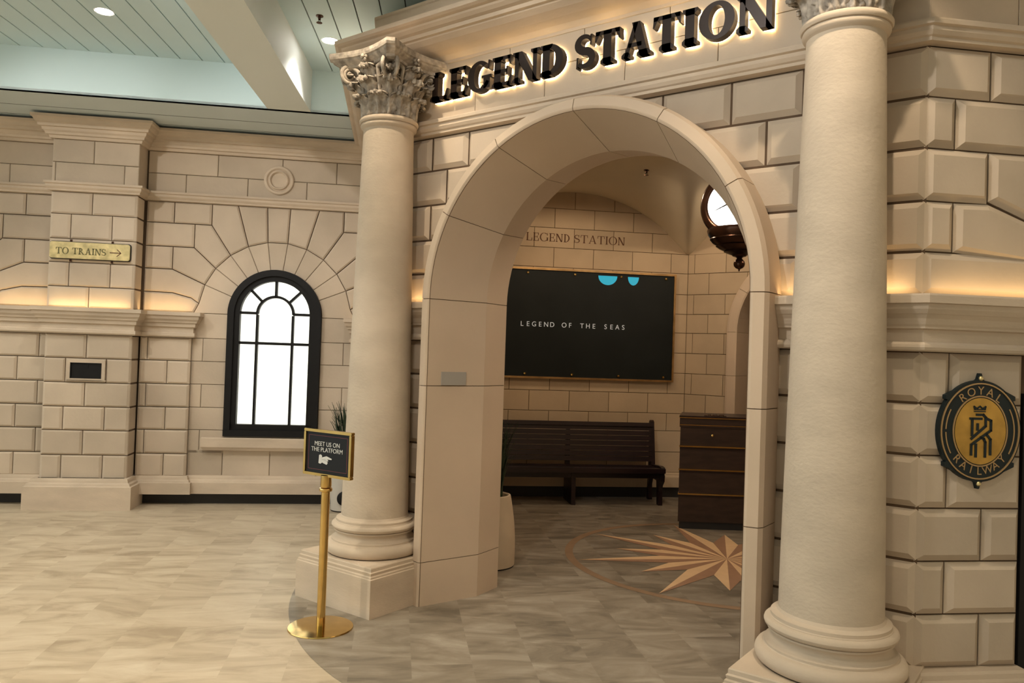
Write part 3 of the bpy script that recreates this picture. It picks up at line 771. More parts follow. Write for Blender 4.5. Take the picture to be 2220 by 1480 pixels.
# ------------------------------------------------------------------ glyphs
def glyph(ch, st, th, sf, sh):
    """polygons of a serif capital of height 1; returns (list of convex polys, width)"""
    P = []
    def rc(x0, y0, x1, y1): P.append([(x0, y0), (x1, y0), (x1, y1), (x0, y1)])
    def foot(x0, x1, top=False, l=True, r=True):
        a = x0 - (sf if l else 0); b = x1 + (sf if r else 0)
        if top: P.append([(x0, 1 - 2.2 * sh), (x1, 1 - 2.2 * sh), (x1, 1), (x0, 1)]); P.append([(x0, 1 - 1.9 * sh), (x1, 1 - 1.9 * sh), (b, 1 - sh), (b, 1), (a, 1), (a, 1 - sh)])
        else: P.append([(a, 0), (b, 0), (b, sh), (x1, 1.9 * sh), (x0, 1.9 * sh), (a, sh)])
    def stem(x, w): rc(x, 0, x + w, 1); foot(x, x + w); foot(x, x + w, True)
    def band(c, ro, ri, a0, a1, n=20, ci=None):
        ci = ci or c
        for i in range(n):
            a, b = R(a0 + (a1 - a0) * i / n), R(a0 + (a1 - a0) * (i + 1) / n)
            P.append([(ci[0] + ri[0] * math.cos(a), ci[1] + ri[1] * math.sin(a)), (c[0] + ro[0] * math.cos(a), c[1] + ro[1] * math.sin(a)),
                      (c[0] + ro[0] * math.cos(b), c[1] + ro[1] * math.sin(b)), (ci[0] + ri[0] * math.cos(b), ci[1] + ri[1] * math.sin(b))])
    def tick(x, y0, y1, left=True):
        wd = th * 1.0
        if left: P.append([(x - wd * .9, y1), (x - wd * .35, y0), (x, y0), (x, y1)])
    if ch == 'I': stem(sf, st); wd = st + 2 * sf
    elif ch == 'L':
        stem(sf, st); x1 = sf + st + .42; rc(sf, 0, x1, th); P.append([(x1 - th * 1.3, 0), (x1 + .02, 0), (x1 + .04, .36), (x1 - .02, .36)]); wd = x1 + .04
    elif ch == 'E':
        stem(sf, st); x1 = sf + st + .38; rc(sf, 0, x1, th); rc(sf, 1 - th, x1, 1); rc(sf, .5 - th / 2, x1 - .12, .5 + th / 2)
        P.append([(x1 - th, 0), (x1 + .04, 0), (x1 + .06, .32), (x1, .32)]); P.append([(x1 - .03, .70), (x1 + .03, .70), (x1 + .02, 1), (x1 - th, 1)]); P.append([(x1 - .16, .36), (x1 - .10, .36), (x1 - .10, .64), (x1 - .16, .64)])
        wd = x1 + .06
    elif ch == 'T':
        wd = .78 + st * .3; c = wd / 2; rc(c - st / 2, 0, c + st / 2, 1); foot(c - st / 2, c + st / 2); rc(.02, 1 - th, wd - .02, 1)
        P.append([(0, .68), (.05, .68), (.02 + th * 1.4, 1), (.03, 1)]); P.append([(wd - .05, .68), (wd, .68), (wd - .03, 1), (wd - .02 - th * 1.4, 1)])
    elif ch == 'D':
        stem(sf, st); r = .40 + st * .55; band((sf + st * .8, .5), (r, .5), (r - st, .5 - th), -90, 90); rc(sf + st * .5, 0, sf + st * .85, th); rc(sf + st * .5, 1 - th, sf + st * .85, 1); wd = sf + st * .8 + r
    elif ch == 'O':
        r = .44 + st * .25; band((r, .5), (r, .53), (r - st * 1.02, .53 - th * .9), 0, 360, 40); wd = 2 * r
    elif ch == 'G':
        r = .44 + st * .2; band((r, .5), (r, .53), (r - st, .53 - th * .9), 48, 312, 32); x1 = 2 * r - .03
        rc(x1 - st, .06, x1, .42); P.append([(x1 - st - sf, .42), (x1 + sf * .6, .42), (x1 + sf * .6, .42 + sh), (x1 - st - sf, .42 + sh)])
        P.append([(x1 - .10, .70), (x1 - .04, .70), (x1 - .03, 1.0), (x1 - .09, 1.0)]); band((r, .5), (r, .53), (r - st * .6, .53 - th), -50, -25, 5); wd = x1 + sf * .5
    elif ch == 'N':
        t2 = max(th * 1.2, st * .55); x0 = sf; x1 = sf + t2 + .46 + st * .35
        rc(x0, 0, x0 + t2, 1); foot(x0, x0 + t2); foot(x0, x0 + t2, True, True, False); rc(x1, 0, x1 + t2, 1); foot(x1, x1 + t2, True)
        P.append([(x1 + t2 - st * 1.15, 0), (x1 + t2, 0), (x0 + t2 + st * .42, 1), (x0 - sf * .4, 1)]); wd = x1 + t2 + sf
    elif ch == 'A':
        wd = .82 + st * .5; c = wd / 2; t2 = max(th, st * .5)
        P.append([(sf, 0), (sf + t2, 0), (c + t2 * .4, 1), (c - t2 * .6, 1)]); P.append([(wd - sf - st, 0), (wd - sf, 0), (c + st * .4, 1.02), (c - st * .55, 1.02)])
        rc(sf + .14, .28, wd - sf - st * .8, .28 + th); foot(sf + t2 * .1, sf + t2); foot(wd - sf - st, wd - sf - .01)
    elif ch == 'R':
        stem(sf, st); r = .28 + st * .3; band((sf + st * .8, .74), (r, .26), (r - st * .9, .26 - th), -90, 90, 14); rc(sf + st * .5, 1 - th, sf + st * .9, 1); rc(sf + st * .5, .48, sf + st * .9, .48 + th)
        P.append([(sf + st + .36, 0), (sf + st + .36 + st * 1.1, 0), (sf + st * 1.9, .5), (sf + st * .9, .5)]); P.append([(sf + st + .34, 0), (sf + st + .42 + st * 1.1, 0), (sf + st + .42 + st * 1.1, sh), (sf + st + .34, sh)]); wd = sf + st + .42 + st * 1.1
    elif ch == 'S':
        n = 30; cl_ = []
        for i in range(n + 1):
            u = i / n
            if u < .5: a = R(35 + 235 * (u / .5)); cx, cy, rx, ry = .30, .745, .235, .215
            else: a = R(90 - 235 * ((u - .5) / .5)); cx, cy, rx, ry = .32, .255, .26, .215
            cl_.append((cx + rx * math.cos(a), cy + ry * math.sin(a) + (.0 if u < .5 else .03 * (1 - u) * 2)))
        sc = st
        for i in range(n):
            def off(j, s):
                a = cl_[max(j - 1, 0)]; b = cl_[min(j + 1, n)]; dx, dy = b[0] - a[0], b[1] - a[1]; l = math.hypot(dx, dy)
                u = j / n; h = (th * .9 + (sc - th) * max(0, math.sin(math.pi * u)) ** 1.6) / 2
                return (cl_[j][0] - dy / l * h * s, cl_[j][1] + dx / l * h * s)
            P.append([off(i, 1), off(i + 1, 1), off(i + 1, -1), off(i, -1)][::-1])
        P.append([(.49, .68), (.54, .68), (.56, 1.0), (.50, .99)]); P.append([(.03, .0), (.08, .02), (.10, .34), (.04, .34)]); wd = .62
    else: wd = .4
    # make every polygon anticlockwise
    out = []
    for p in P:
        ar = sum(p[i][0] * p[(i + 1) % len(p)][1] - p[(i + 1) % len(p)][0] * p[i][1] for i in range(len(p)))
        out.append(p if ar > 0 else p[::-1])
    return out, wd
def lay(text, a0, a1, z0, h, sp, stl):
    """positions so that the text fills a0..a1"""
    items = []; x = 0
    for ch in text:
        if ch == ' ': x += .42; continue
        P, wd = glyph(ch, *stl); items.append((ch, P, x, wd)); x += wd + sp
    tot = x - sp; k = (a1 - a0) / tot
    return [(ch, [[(a0 + (px + u) * k, z0 + v * h) for u, v in p] for p in P], a0 + px * k) for ch, P, px, wd in items]

def sans(text, size, fr, a, z, d, align='CENTER', ext=.002, squeeze=1.0, rot=0, space=1.0):
    """text in the built-in sans face, returned as prisms in a wall frame: list of (verts, faces)"""
    cu = bpy.data.curves.new('tmp', 'FONT'); cu.body = text; cu.size = size; cu.align_x = align; cu.align_y = 'CENTER'; cu.extrude = ext; cu.space_character = space
    o = bpy.data.objects.new('tmp', cu)
    me = bpy.data.meshes.new_from_object(o)
    vs = []
    c, s = math.cos(rot), math.sin(rot)
    for v in me.vertices:
        x, y = v.co.x * squeeze, v.co.y
        vs.append(fr(a + x * c - y * s, z + x * s + y * c, d + v.co.z))
    fs = [tuple(p.vertices) for p in me.polygons]
    bpy.data.objects.remove(o); bpy.data.curves.remove(cu); bpy.data.meshes.remove(me)
    return vs, fs

# big halo-lit sign
sign = empty('station_sign', fr_front(-.79, 3.25, .05), 'large dark halo-lit letters reading LEGEND STATION on the frieze above the arch', 'sign')
BOLD = (.27, .13, .085, .085)
for ch, P, x in lay('LEGEND STATION', -1.885, .385, 3.243, .185, .045, BOLD):
    w = MB()
    for p in P: w.prism(fr_front, p, .016, .062, 0)
    lt = w.build('letter', M['letter'], sign)
    w = MB()
    for p in P:
        q = inset(p, .002) if len(p) == 4 else p
        w.prism(fr_front, q, .004, .010, 0)
    w.build('halo_light', M['glow'], lt)

# engraved lettering on the back wall
t = empty('wall_lettering', frB(.6, 2.9, 0), 'brown engraved LEGEND STATION lettering on the back wall above the black board', 'lettering')
THIN = (.13, .05, .07, .04)
for ch, P, x in lay('LEGEND STATION', .033, 1.19, 2.898, .092, .10, THIN):
    w = MB()
    for p in P: w.prism(frB, p, 0, .0025)
    w.build('letter', M['text_dark'], t)

# TO TRAINS sign
t = empty('direction_sign', frP(-4.29, 2.352, 0), 'brass TO TRAINS direction sign with an arrow on the pilaster', 'sign')
w = MB(); s0, s1 = -4.652, -3.937
def rrect(a0, a1, z0, z1, r, n=5):
    P = []
    for cx, cz, b in ((a1 - r, z0 + r, -90), (a1 - r, z1 - r, 0), (a0 + r, z1 - r, 90), (a0 + r, z0 + r, 180)):
        for i in range(n + 1): P.append((cx + r * math.cos(R(b + 90 * i / n)), cz + r * math.sin(R(b + 90 * i / n))))
    return P
w.prism(frP, rrect(s0, s1, 2.363, 2.518, .02), .012, .030); w.build('plate', M['brass_old'], t)
w = MB(); w.prism(frP, rrect(s0 - .007, s1 + .007, 2.356, 2.525, .024), .004, .012); w.build('backplate', M['toe'], t)
w = MB()
for a in (s0 + .17, s0 + .54):
    for q in ((2.335, 2.356), (2.525, 2.545)): w = MB(); w.fbox(frP, a, a + .018, *q, -.01, .010); w.build('bracket', M['bronze'], t)
for ch, P, x in lay('TO TRAINS', s0 + .055, s0 + .50, 2.403, .062, .06, (.19, .08, .09, .07)):
    w = MB()
    for p in P: w.prism(frP, p, .030, .0318)
    w.build('letter', M['olive'], t)
w = MB(); az = 2.434
w.fbox(frP, s0 + .535, s0 + .635, az - .004, az + .004, .030, .0318)
for s in (-1, 1): w.prism(frP, [(s0 + .640, az), (s0 + .604, az + s * .034), (s0 + .594, az + s * .034), (s0 + .630, az)][::-s], .030, .0318)
w.build('arrow', M['text_dark'], t)

# grey plate on the left jamb
def fr_jamb(a, z, d=0):                   # left splay: a = 0 at the front arris
    p0 = Vector((XC - R0, .03, 0)); e = Vector((.128, .41, 0)).normalized(); nn = Vector((e.y, -e.x, 0))
    return p0 + e * a + nn * d + Z_ * z
w = MB(); w.fbox(fr_jamb, .10, .285, 1.387, 1.472, 0, .006)
tag(w.build('wall_plate', M['grey']), 'blank grey rectangular plate on the left jamb of the arch', 'plate')

# ------------------------------------------------------------------ columns
def column(x):
    c = empty('column', (x, 0, 0), 'left column beside the brass sign stand, whole leafy capital in view', 'column', 'columns flanking the arch')
    w = MB()
    def sq(h, z): return [(-h, -h, z), (h, -h, z), (h, h, z), (-h, h, z)]
    lv = [(.344, 0), (.344, .232), (.338, .236), (.338, .246), (.330, .252), (.334, .268), (.326, .274), (.326, .292), (.322, .2975)]
    P = sum([sq(h, z) for h, z in lv], [])
    w.add(P, [(4 * i + j, 4 * i + (j + 1) % 4, 4 * i + 4 + (j + 1) % 4, 4 * i + 4 + j) for i in range(len(lv) - 1) for j in range(4)] + [tuple(range(len(P) - 4, len(P)))])
    w.build('plinth', M['trim'], c, local=True)
    w = MB()
    pr = [(.29, .2975)]
    for i in range(9): a = R(-90 + 180 * i / 8); pr.append((.275 + .036 * math.cos(a), .336 + .0385 * math.sin(a)))
    pr += [(.272, .378), (.272, .388)]
    for i in range(1, 8): a = math.pi * i / 8; pr.append((.265 - .018 * math.sin(a) - .01 * i / 8, .388 + .052 * i / 8))
    pr += [(.258, .440), (.258, .448)]
    for i in range(7): a = R(-90 + 180 * i / 6); pr.append((.25 + .024 * math.cos(a), .471 + .021 * math.sin(a)))
    pr += [(.250, .494), (.246, .498), (.246, .512), (.236, .516), (.222, .522), (.2155, .535)]
    w.lathe(pr, seg=64); w.build('base', M['trim'], c, local=True)
    w = MB(); pr = []
    for i in range(25):
        u = i / 24; z = .527 + (3.03 - .527) * u
        pr.append((.2152 - (.0517) * (u ** 1.15), z))
    w.lathe(pr, seg=72); w.build('shaft', M['shaft'], c, local=True)
    w = MB()
    w.lathe([(.16, 3.02), (.166, 3.028), (.172, 3.032), (.180, 3.040), (.183, 3.050), (.180, 3.060), (.176, 3.062), (.186, 3.064), (.192, 3.074), (.192, 3.084), (.186, 3.094), (.165, 3.098)], seg=64)
    w.build('astragal', M['trim'], c, local=True)
    # capital: bell with leaves, volutes and abacus
    def bell(z): u = (z - 3.095) / .33; return .158 + .045 * max(0, u) ** 2.5
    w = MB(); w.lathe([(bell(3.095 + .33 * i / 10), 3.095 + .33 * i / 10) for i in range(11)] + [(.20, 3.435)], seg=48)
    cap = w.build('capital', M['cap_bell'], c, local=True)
    def leaf(ang, z0, h, W_, curl):
        w = MB(); nu, nv = 14, 26; P = []
        cen = [(.006, 0), (.010, .25), (.014, .5), (.024, .72), (.045, .88), (.075, .97), (.098, .96), (.108, .88), (.104, .80)]
        for lay_ in (0, 1):
            for j in range(nv + 1):
                v = j / nv; k = v * (len(cen) - 1); i0 = min(int(k), len(cen) - 2); fr_ = k - i0
                co = cen[i0][0] * (1 - fr_) + cen[i0 + 1][0] * fr_; cz = cen[i0][1] * (1 - fr_) + cen[i0 + 1][1] * fr_
                co = .006 + (co - .006) * curl
                wd = W_ * (.62 + .38 * math.sin(math.pi * min(1, v * 1.15))) * (1 - .55 * max(0, v - .7) / .3)
                for i in range(nu + 1):
                    u = -1 + 2 * i / nu
                    lob = 1 - .36 * (abs(u) ** 2.0) * (.5 + .5 * math.cos(2 * math.pi * (v * 5.5 - .15)))
                    x = wd * u * lob
                    ridge = .013 * math.exp(-(u / .16) ** 2) + .010 * abs(u) * math.cos(2 * math.pi * (v * 5.5 - abs(u) * .9)) + .006 * math.cos(abs(u) * 9)
                    drop = -.012 * (u * u) + (.010 * abs(u) ** 3 if v > .5 else 0)
                    zz = z0 + h * cz - abs(u) * .02 * (1 - v) + .010 * abs(u) * math.sin(2 * math.pi * v * 5.5)
                    rad = bell(zz) + co + ridge + drop + (.0 if lay_ == 0 else -.012)
                    a = ang + x / max(.15, bell(zz) + co * .35)
                    P.append((rad * math.cos(a), rad * math.sin(a), zz - (.0 if lay_ == 0 else .004 * v)))
        n1 = (nu + 1) * (nv + 1); fs = []
        for j in range(nv):
            for i in range(nu):
                q = j * (nu + 1) + i
                fs += [(q, q + 1, q + nu + 2, q + nu + 1), (n1 + q + nu + 1, n1 + q + nu + 2, n1 + q + 1, n1 + q)]
        for j in range(nv):
            for i in (0, nu):
                q = j * (nu + 1) + i; fs.append((q, q + nu + 1, n1 + q + nu + 1, n1 + q))
        for i in range(nu):
            for j in (0, nv):
                q = j * (nu + 1) + i; fs.append((q, q + 1, n1 + q + 1, n1 + q))
        w.add(P, fs, 0, 1, True)
        return w.build('acanthus_leaf', M['cap'], cap, local=True)
    for k in range(8): leaf(R(22.5 + 45 * k), 3.097, .140, .072, .70)
    for k in range(8): leaf(R(45 * k), 3.10, .235, .076, .82)
    for k in range(4): leaf(R(45 + 90 * k), 3.20, .185, .058, 1.05)
    for k in range(4): leaf(R(90 * k), 3.25, .165, .075, .5)
    for k in range(4):
        for s in (-1, 1):
            da = R(45 + 90 * k + s * 21); dv = Vector((math.cos(da), math.sin(da), 0)); w = MB()
            ctr = Vector((math.cos(R(45 + 90 * k)), math.sin(R(45 + 90 * k)), 0)) * .262 + Vector((0, 0, 3.372)) + Vector((-math.sin(R(45 + 90 * k)), math.cos(R(45 + 90 * k)), 0)) * (-s) * -.028
            path = []; rs = []
            for i in range(61):
                u = i / 60; th_ = R(100 - 900 * u); r = .055 * (1 - u) ** .8 + .004
                path.append(ctr + dv * (r * math.cos(th_)) + Vector((0, 0, r * math.sin(th_)))); rs.append(.013 * (1 - .5 * u))
            st_ = [dv * (.165 + .07 * i / 6) + Vector((0, 0, 3.22 + .19 * (i / 6) ** .8)) for i in range(6)]
            w.tube(st_ + path, [.013] * 6 + rs, 8); w.sphere(ctr, .011, 10)
            w.build('volute', M['cap'], cap, local=True)
    def aba(h, z, dep, cut):
        P = []
        for k in range(4):
            a = R(45 + 90 * k)
            c0 = Vector((math.cos(a), math.sin(a))) * h * math.sqrt(2); tv = Vector((-math.sin(a), math.cos(a)))
            A_, B_ = c0 - tv * cut, c0 + tv * cut
            a2 = R(45 + 90 * (k + 1)); c1 = Vector((math.cos(a2), math.sin(a2))) * h * math.sqrt(2); t2 = Vector((-math.sin(a2), math.cos(a2)))
            C_ = c1 - t2 * cut
            P.append((A_.x, A_.y, z))
            nrm = -Vector((math.cos(R(90 + 90 * k)), math.sin(R(90 + 90 * k))))
            for i in range(10):
                u = i / 10; q = B_.lerp(C_, u) + nrm * dep * math.sin(math.pi * u) ; P.append((q.x, q.y, z))
        return P
    w = MB(); lv = [(.205, 3.408), (.225, 3.414), (.228, 3.430), (.245, 3.440), (.262, 3.452), (.266, 3.462), (.278, 3.466), (.282, 3.480), (.282, 3.502)]
    P = sum([aba(h, z, .052, .026) for h, z in lv], []); k = 44
    w.add(P, [(i * k + j, i * k + (j + 1) % k, (i + 1) * k + (j + 1) % k, (i + 1) * k + j) for i in range(len(lv) - 1) for j in range(k)] + [tuple(range(k))[::-1], tuple(range((len(lv) - 1) * k, len(lv) * k))])
    w.build('abacus', M['cap'], cap, local=True)
    for k in range(4):                     # flower in the middle of each side
        w = MB(); a = R(90 * k); dv = Vector((math.cos(a), math.sin(a), 0)); sv = Vector((-math.sin(a), math.cos(a), 0)); c0 = dv * .235 + Vector((0, 0, 3.452))
        w.sphere(c0 + dv * .016, .012, 10)
        for i in range(6):
            b = R(60 * i); w.sphere(c0 + sv * .020 * math.cos(b) + Vector((0, 0, .020 * math.sin(b))) + dv * .002, .012, 8)
        w.build('rosette', M['cap'], cap, local=True)
    return c
M['shaft'] = mat('rough_column_stone', (.56, .47, .37), .9, var=.12, scale=3.5, bump=.2, bscale=42, spec=.15, stretch=(1, 1, 1.6))
M['cap_bell'] = mat('carved_stone_shade', (.20, .16, .12), .9, var=.3, scale=22, bump=.3, bscale=70, spec=.2)  # darker copy of the leaf stone, crevice shade put into the colour
M['cap'] = mat('carved_stone', (.46, .405, .345), .85, var=.5, scale=22, bump=.3, bscale=70, spec=.2)
col_l = column(-2.0865)
def copy_tree(o, parent=None):
    c = o.copy(); COL.objects.link(c); c.parent = parent
    for ch in list(o.children): copy_tree(ch, c)
    return c
col_r = copy_tree(col_l); col_r.location = (.7562, 0, 0)
col_r['label'] = 'right column nearest the camera, beside the oval railway badge, capital cut by the top'

# ------------------------------------------------------------------ railway badge
bs, bz = .272, 1.331
t = empty('wall_badge', fr_facet(bs, bz - .25, 0), 'oval black and gold ROYAL RAILWAY badge on the wall right of the near column', 'badge')
axf = Matrix((D_, Z_, N_)).transposed().to_3x3()
def ell(rx, rz, n=64): return [(bs + rx * math.cos(2 * math.pi * i / n), bz + rz * math.sin(2 * math.pi * i / n)) for i in range(n)]
def ering(mb, r0, r1, rz0, rz1, d0, d1, a0=0, a1=360, n=64):
    for i in range(n):
        a, b = R(a0 + (a1 - a0) * i / n), R(a0 + (a1 - a0) * (i + 1) / n)
        mb.prism(fr_facet, [(bs + r0 * math.cos(a), bz + rz0 * math.sin(a)), (bs + r1 * math.cos(a), bz + rz1 * math.sin(a)), (bs + r1 * math.cos(b), bz + rz1 * math.sin(b)), (bs + r0 * math.cos(b), bz + rz0 * math.sin(b))], d0, d1)
w = MB(); w.prism(fr_facet, ell(.201, .223), 0, .022); w.build('plate', M['navy'], t)
w = MB(); ering(w, .186, .192, .206, .212, .02, .027); ering(w, .128, .134, .150, .156, .02, .026)
for a0, a1 in ((150, 178), (182, 212), (-32, 32)): ering(w, .164, .169, .183, .188, .02, .025, a0, a1, 16)
w.build('rim', M['badge_gold'], t)
w = MB(); w.prism(fr_facet, ell(.124, .146), .02, .026); w.build('centre_disc', M['gold_face'], t)
def arc_text(word, ang0, ang1, top, size):
    n = len(word)
    for i, ch in enumerate(word):
        a = R(ang0 + (ang1 - ang0) * i / (n - 1)); rx, rz = .153, .176
        v, f_ = sans(ch, size, fr_facet, bs + rx * math.cos(a), bz + rz * math.sin(a), .022, ext=.002, rot=(a - math.pi / 2) if top else (a + math.pi / 2))
        w = MB(); w.add(v, f_); w.build('letter', M['badge_gold'], t)
arc_text('ROYAL', 125, 55, True, .052); arc_text('RAILWAY', 224, 316, False, .050)
w = MB()
def stroke(pts, wd=.0105):
    for (x0, y0), (x1, y1) in zip(pts[:-1], pts[1:]):
        p, q = Vector(((x0 - 690) * .000458 * .97, -(y0 - 755) * .000412)), Vector(((x1 - 690) * .000458 * .97, -(y1 - 755) * .000412))
        d = (q - p).normalized(); nn = Vector((-d.y, d.x)) * wd / 2; p = p - d * wd * .4; q = q + d * wd * .4
        w.prism(fr_facet, [(bs + e.x, bz + e.y) for e in (p - nn, q - nn, q + nn, p + nn)], .026, .0295)
stroke([(575, 622), (695, 622)]); stroke([(595, 622), (595, 800)]); stroke([(655, 680), (655, 740)]); stroke([(645, 580), (715, 580), (742, 608), (742, 700), (590, 835)])
stroke([(760, 622), (800, 640), (800, 745), (590, 900), (590, 1005)]); stroke([(640, 895), (640, 1025)]); stroke([(690, 822), (725, 835), (742, 870), (742, 1025)]); stroke([(752, 785), (798, 840), (798, 1000)])
w.build('monogram', M['navy'], t)
w = MB(); stroke([(618, 545), (732, 545)], .005); stroke([(620, 525), (612, 492), (645, 515), (677, 490), (705, 515), (738, 492), (730, 525), (620, 525)], .0055)
w.build('crown', M['navy'], t)
for s in (1, -1):
    w = MB(); w.prism(fr_facet, [(bs - .03, bz + s * .214), (bs + .03, bz + s * .214), (bs + .012, bz + s * .228), (bs + .004, bz + s * .254), (bs - .004, bz + s * .254), (bs - .012, bz + s * .228)][::s], 0, .02)
    fn = w.build('finial', M['navy'], t)
    w = MB(); w.sphere(fr_facet(bs, bz + s * .231, .02), .011, 10); w.build('gilded_bud', M['brass_old'], fn)
    for q in (-1, 1):
        a = R(40); cx, cz = bs + q * .197 * math.cos(a) * 1.0, bz + s * .223 * math.sin(a)
        w = MB(); w.prism(fr_facet, [(cx - q * .035, cz + s * .036), (cx + q * .018, cz + s * .012), (cx + q * .018, cz - s * .006), (cx - q * .002, cz - s * .012)][::(1 if s * q < 0 else -1)], 0, .024)
        w.build('scroll', M['navy'], t)

# ------------------------------------------------------------------ the board
frK = fr_wall(-5.02)
B0, B1, BZ0, BZ1 = -.605, 1.805, 1.335, 2.585
t = empty('station_board', frK(.6, BZ0, 0), 'wide black station board in a thin brass frame on the back wall', 'board')
w = MB(); e = .022
for q in ((B0, B1, BZ1 - e, BZ1), (B0, B1, BZ0, BZ0 + e), (B0, B0 + e, BZ0 + e, BZ1 - e), (B1 - e, B1, BZ0 + e, BZ1 - e)): w.fbox(frK, *q, 0, .06)
w.build('frame', M['board_brass'], t)
w = MB(); w.fbox(frK, B0 + e, B1 - e, BZ0 + e, BZ1 - e, 0, .042); w.build('panel', M['panel'], t)
for z in (2.528, 1.388):
    for a in (-.484, .060, .604, 1.148, 1.684):
        w = MB(); w.lathe([(.016, 0), (.016, .008), (.012, .014), (.0001, .016)], frK(a, z, .042), 16, axis=axf); w.build('stud', M['brass'], t)
txt = 'LEGEND OF THE SEAS'; w = MB(); w.sm = []
for i, ch in enumerate(txt):
    if ch == ' ': continue
    v, f_ = sans(ch, .078, frK, -.02 + .03 + (1.24 - .06) * i / (len(txt) - 1), 1.945, .0435, squeeze=.95, ext=.0012); w = MB(); w.add(v, f_); w.build('letter', M['board_text'], t)
for (c, rx, rz) in ((.99, .112, .105), (1.294, .065, .095)):  # reflections on the board, painted as glowing half-rounds
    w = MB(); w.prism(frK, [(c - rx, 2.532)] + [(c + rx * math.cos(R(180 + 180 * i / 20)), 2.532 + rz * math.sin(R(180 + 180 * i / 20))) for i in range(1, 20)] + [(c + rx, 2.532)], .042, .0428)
    w.build('cyan_reflection', M['cyan'], t, label='painted cyan half-round reflection')

# ------------------------------------------------------------------ bench
E0, E1 = -.45, 1.555
t = empty('bench', frB(.55, 0, .3), 'long dark slatted wooden bench under the black board', 'bench')
def fr_end(a, z, d=0): return N_ * (-5.02 + a) + Z_ * z      # a = distance from the wall
prof = [(.10, .0), (.17, .0), (.16, .18), (.20, .27), (.42, .26), (.44, .14), (.45, .0), (.52, .0), (.50, .15), (.52, .22), (.57, .27), (.575, .33), (.55, .37), (.585, .395), (.57, .42), (.50, .43), (.24, .41), (.17, .84), (.165, .88), (.135, .90), (.115, .88), (.12, .70), (.13, .40)]
for tt in (E0, E1 - .045):
    w = MB()
    n = len(prof); P = [fr_end(a, z) + D_ * tt for a, z in prof] + [fr_end(a, z) + D_ * (tt + .045) for a, z in prof]
    w.add(P, [tuple(range(n)), tuple(range(2 * n - 1, n - 1, -1))] + [(i, (i + 1) % n, n + (i + 1) % n, n + i) for i in range(n)])
    w.build('end_panel', M['wood'], t)
w = MB(); P = [(.12, 0), (.52, 0), (.5, .38), (.2, .38), (.16, .84), (.13, .84)]
Pp = [fr_end(a, z) + D_ * .535 for a, z in P] + [fr_end(a, z) + D_ * .58 for a, z in P]; n = 6
w.add(Pp, [tuple(range(n)), tuple(range(2 * n - 1, n - 1, -1))] + [(i, (i + 1) % n, n + (i + 1) % n, n + i) for i in range(n)])
w.build('centre_support', M['wood'], t)
def slat(u0, u1, a0, z0, a1, z1, th, name):
    w = MB(); d = Vector((a1 - a0, z1 - z0)).normalized(); nn = Vector((-d.y, d.x)) * -th
    q = [(a0, z0), (a1, z1), (a1 + nn.x, z1 + nn.y), (a0 + nn.x, z0 + nn.y)]
    P = [fr_end(*p) + D_ * u0 for p in q] + [fr_end(*p) + D_ * u1 for p in q]
    w.add(P, [(0, 1, 2, 3), (7, 6, 5, 4)] + [(i, (i + 1) % 4, 4 + (i + 1) % 4, 4 + i) for i in range(4)])
    return w.build(name, M['wood'], t)
for i in range(7):
    u = i / 7; z = .44 + .40 * u; a = .225 - .06 * u
    slat(E0 + .04, E1 - .04, a + .001, z, a - .0075, z + .0515, .022, 'back_slat')
slat(E0 + .02, E1 - .02, .175, .825, .168, .868, .035, 'top_rail')
for i in range(5):
    a = .23 + .066 * i; slat(E0 + .04, E1 - .04, a, .40 - .008 * math.sin(i), a + .055, .40 - .004 * i * 0, .022, 'seat_slat')
slat(E0, E1 - .0, .555, .36, .555, .41, .04, 'front_rail')
slat(E0 + .04, E1 - .04, .46, .29, .46, .37, .03, 'apron')

# ------------------------------------------------------------------ counter
cb = Vector((-1.468, 3.328, 0)); cd = Vector((.81, .586, 0)).normalized(); cn = Vector((cd.y, -cd.x, 0))
def frC(a, z, d=0): return cb + cd * a + (cn if d > 0 else Vector((.36, -.933, 0))) * d + Z_ * z
t = empty('counter', frC(.4, 0, -.25), 'tall dark brown station counter with thin gold bands beside the compass star', 'counter')
cw = .80
w = MB(); w.fbox(frC, 0, cw, .07, .965, -.48, 0); w.build('body', M['counter'], t)
w = MB(); w.fbox(frC, .012, cw - .012, 0, .07, -.46, -.012); w.build('plinth', M['toe'], t)
for z in (.335, .565, .785):
    w = MB(); w.fbox(frC, -.008, cw + .008, z - .009, z + .004, -.488, .010); w.build('band', M['brass'], t)
    w = MB(); w.fbox(frC, -.002, cw + .002, z - .03, z - .009, -.482, .004); w.build('moulding', M['wood'], t)
w = MB(); w.fbox(frC, -.010, cw + .01, .965, 1.055, -.49, .008); w.build('cornice', M['counter'], t)
w = MB(); w.fbox(frC, -.012, cw + .012, .982, .988, -.492, .0105); w.build('band', M['brass'], t)
w = MB(); w.fbox(frC, -.016, cw + .016, 1.055, 1.072, -.496, .016); w.build('top', M['wood'], t)
w = MB(); w.fbox(frC, -.014, cw + .014, 1.050, 1.058, -.496, .019); w.build('band', M['brass'], t)
w = MB(); w.lathe([(.006, 0), (.006, .008), (.012, .014), (.012, .02), (.0001, .026)], frC(.30, .893, 0), 14, axis=Matrix((cd, Z_, cn)).transposed().to_3x3()); w.build('knob', M['brass'], t)
w = MB(); z = 1.072
for a0 in (.24, .30, .36): w.tube([frC(a0, z, -.03), frC(a0, z + .012, -.03), frC(a0 + .045, z + .012, -.03), frC(a0 + .045, z, -.03)], .0035, 6)
w.tube([frC(.22, z + .003, -.03), frC(.43, z + .003, -.03)], .003, 6)
tag(w.build('wire_rack', M['bronze']), 'small dark wire rack lying on top of the counter', 'rack')

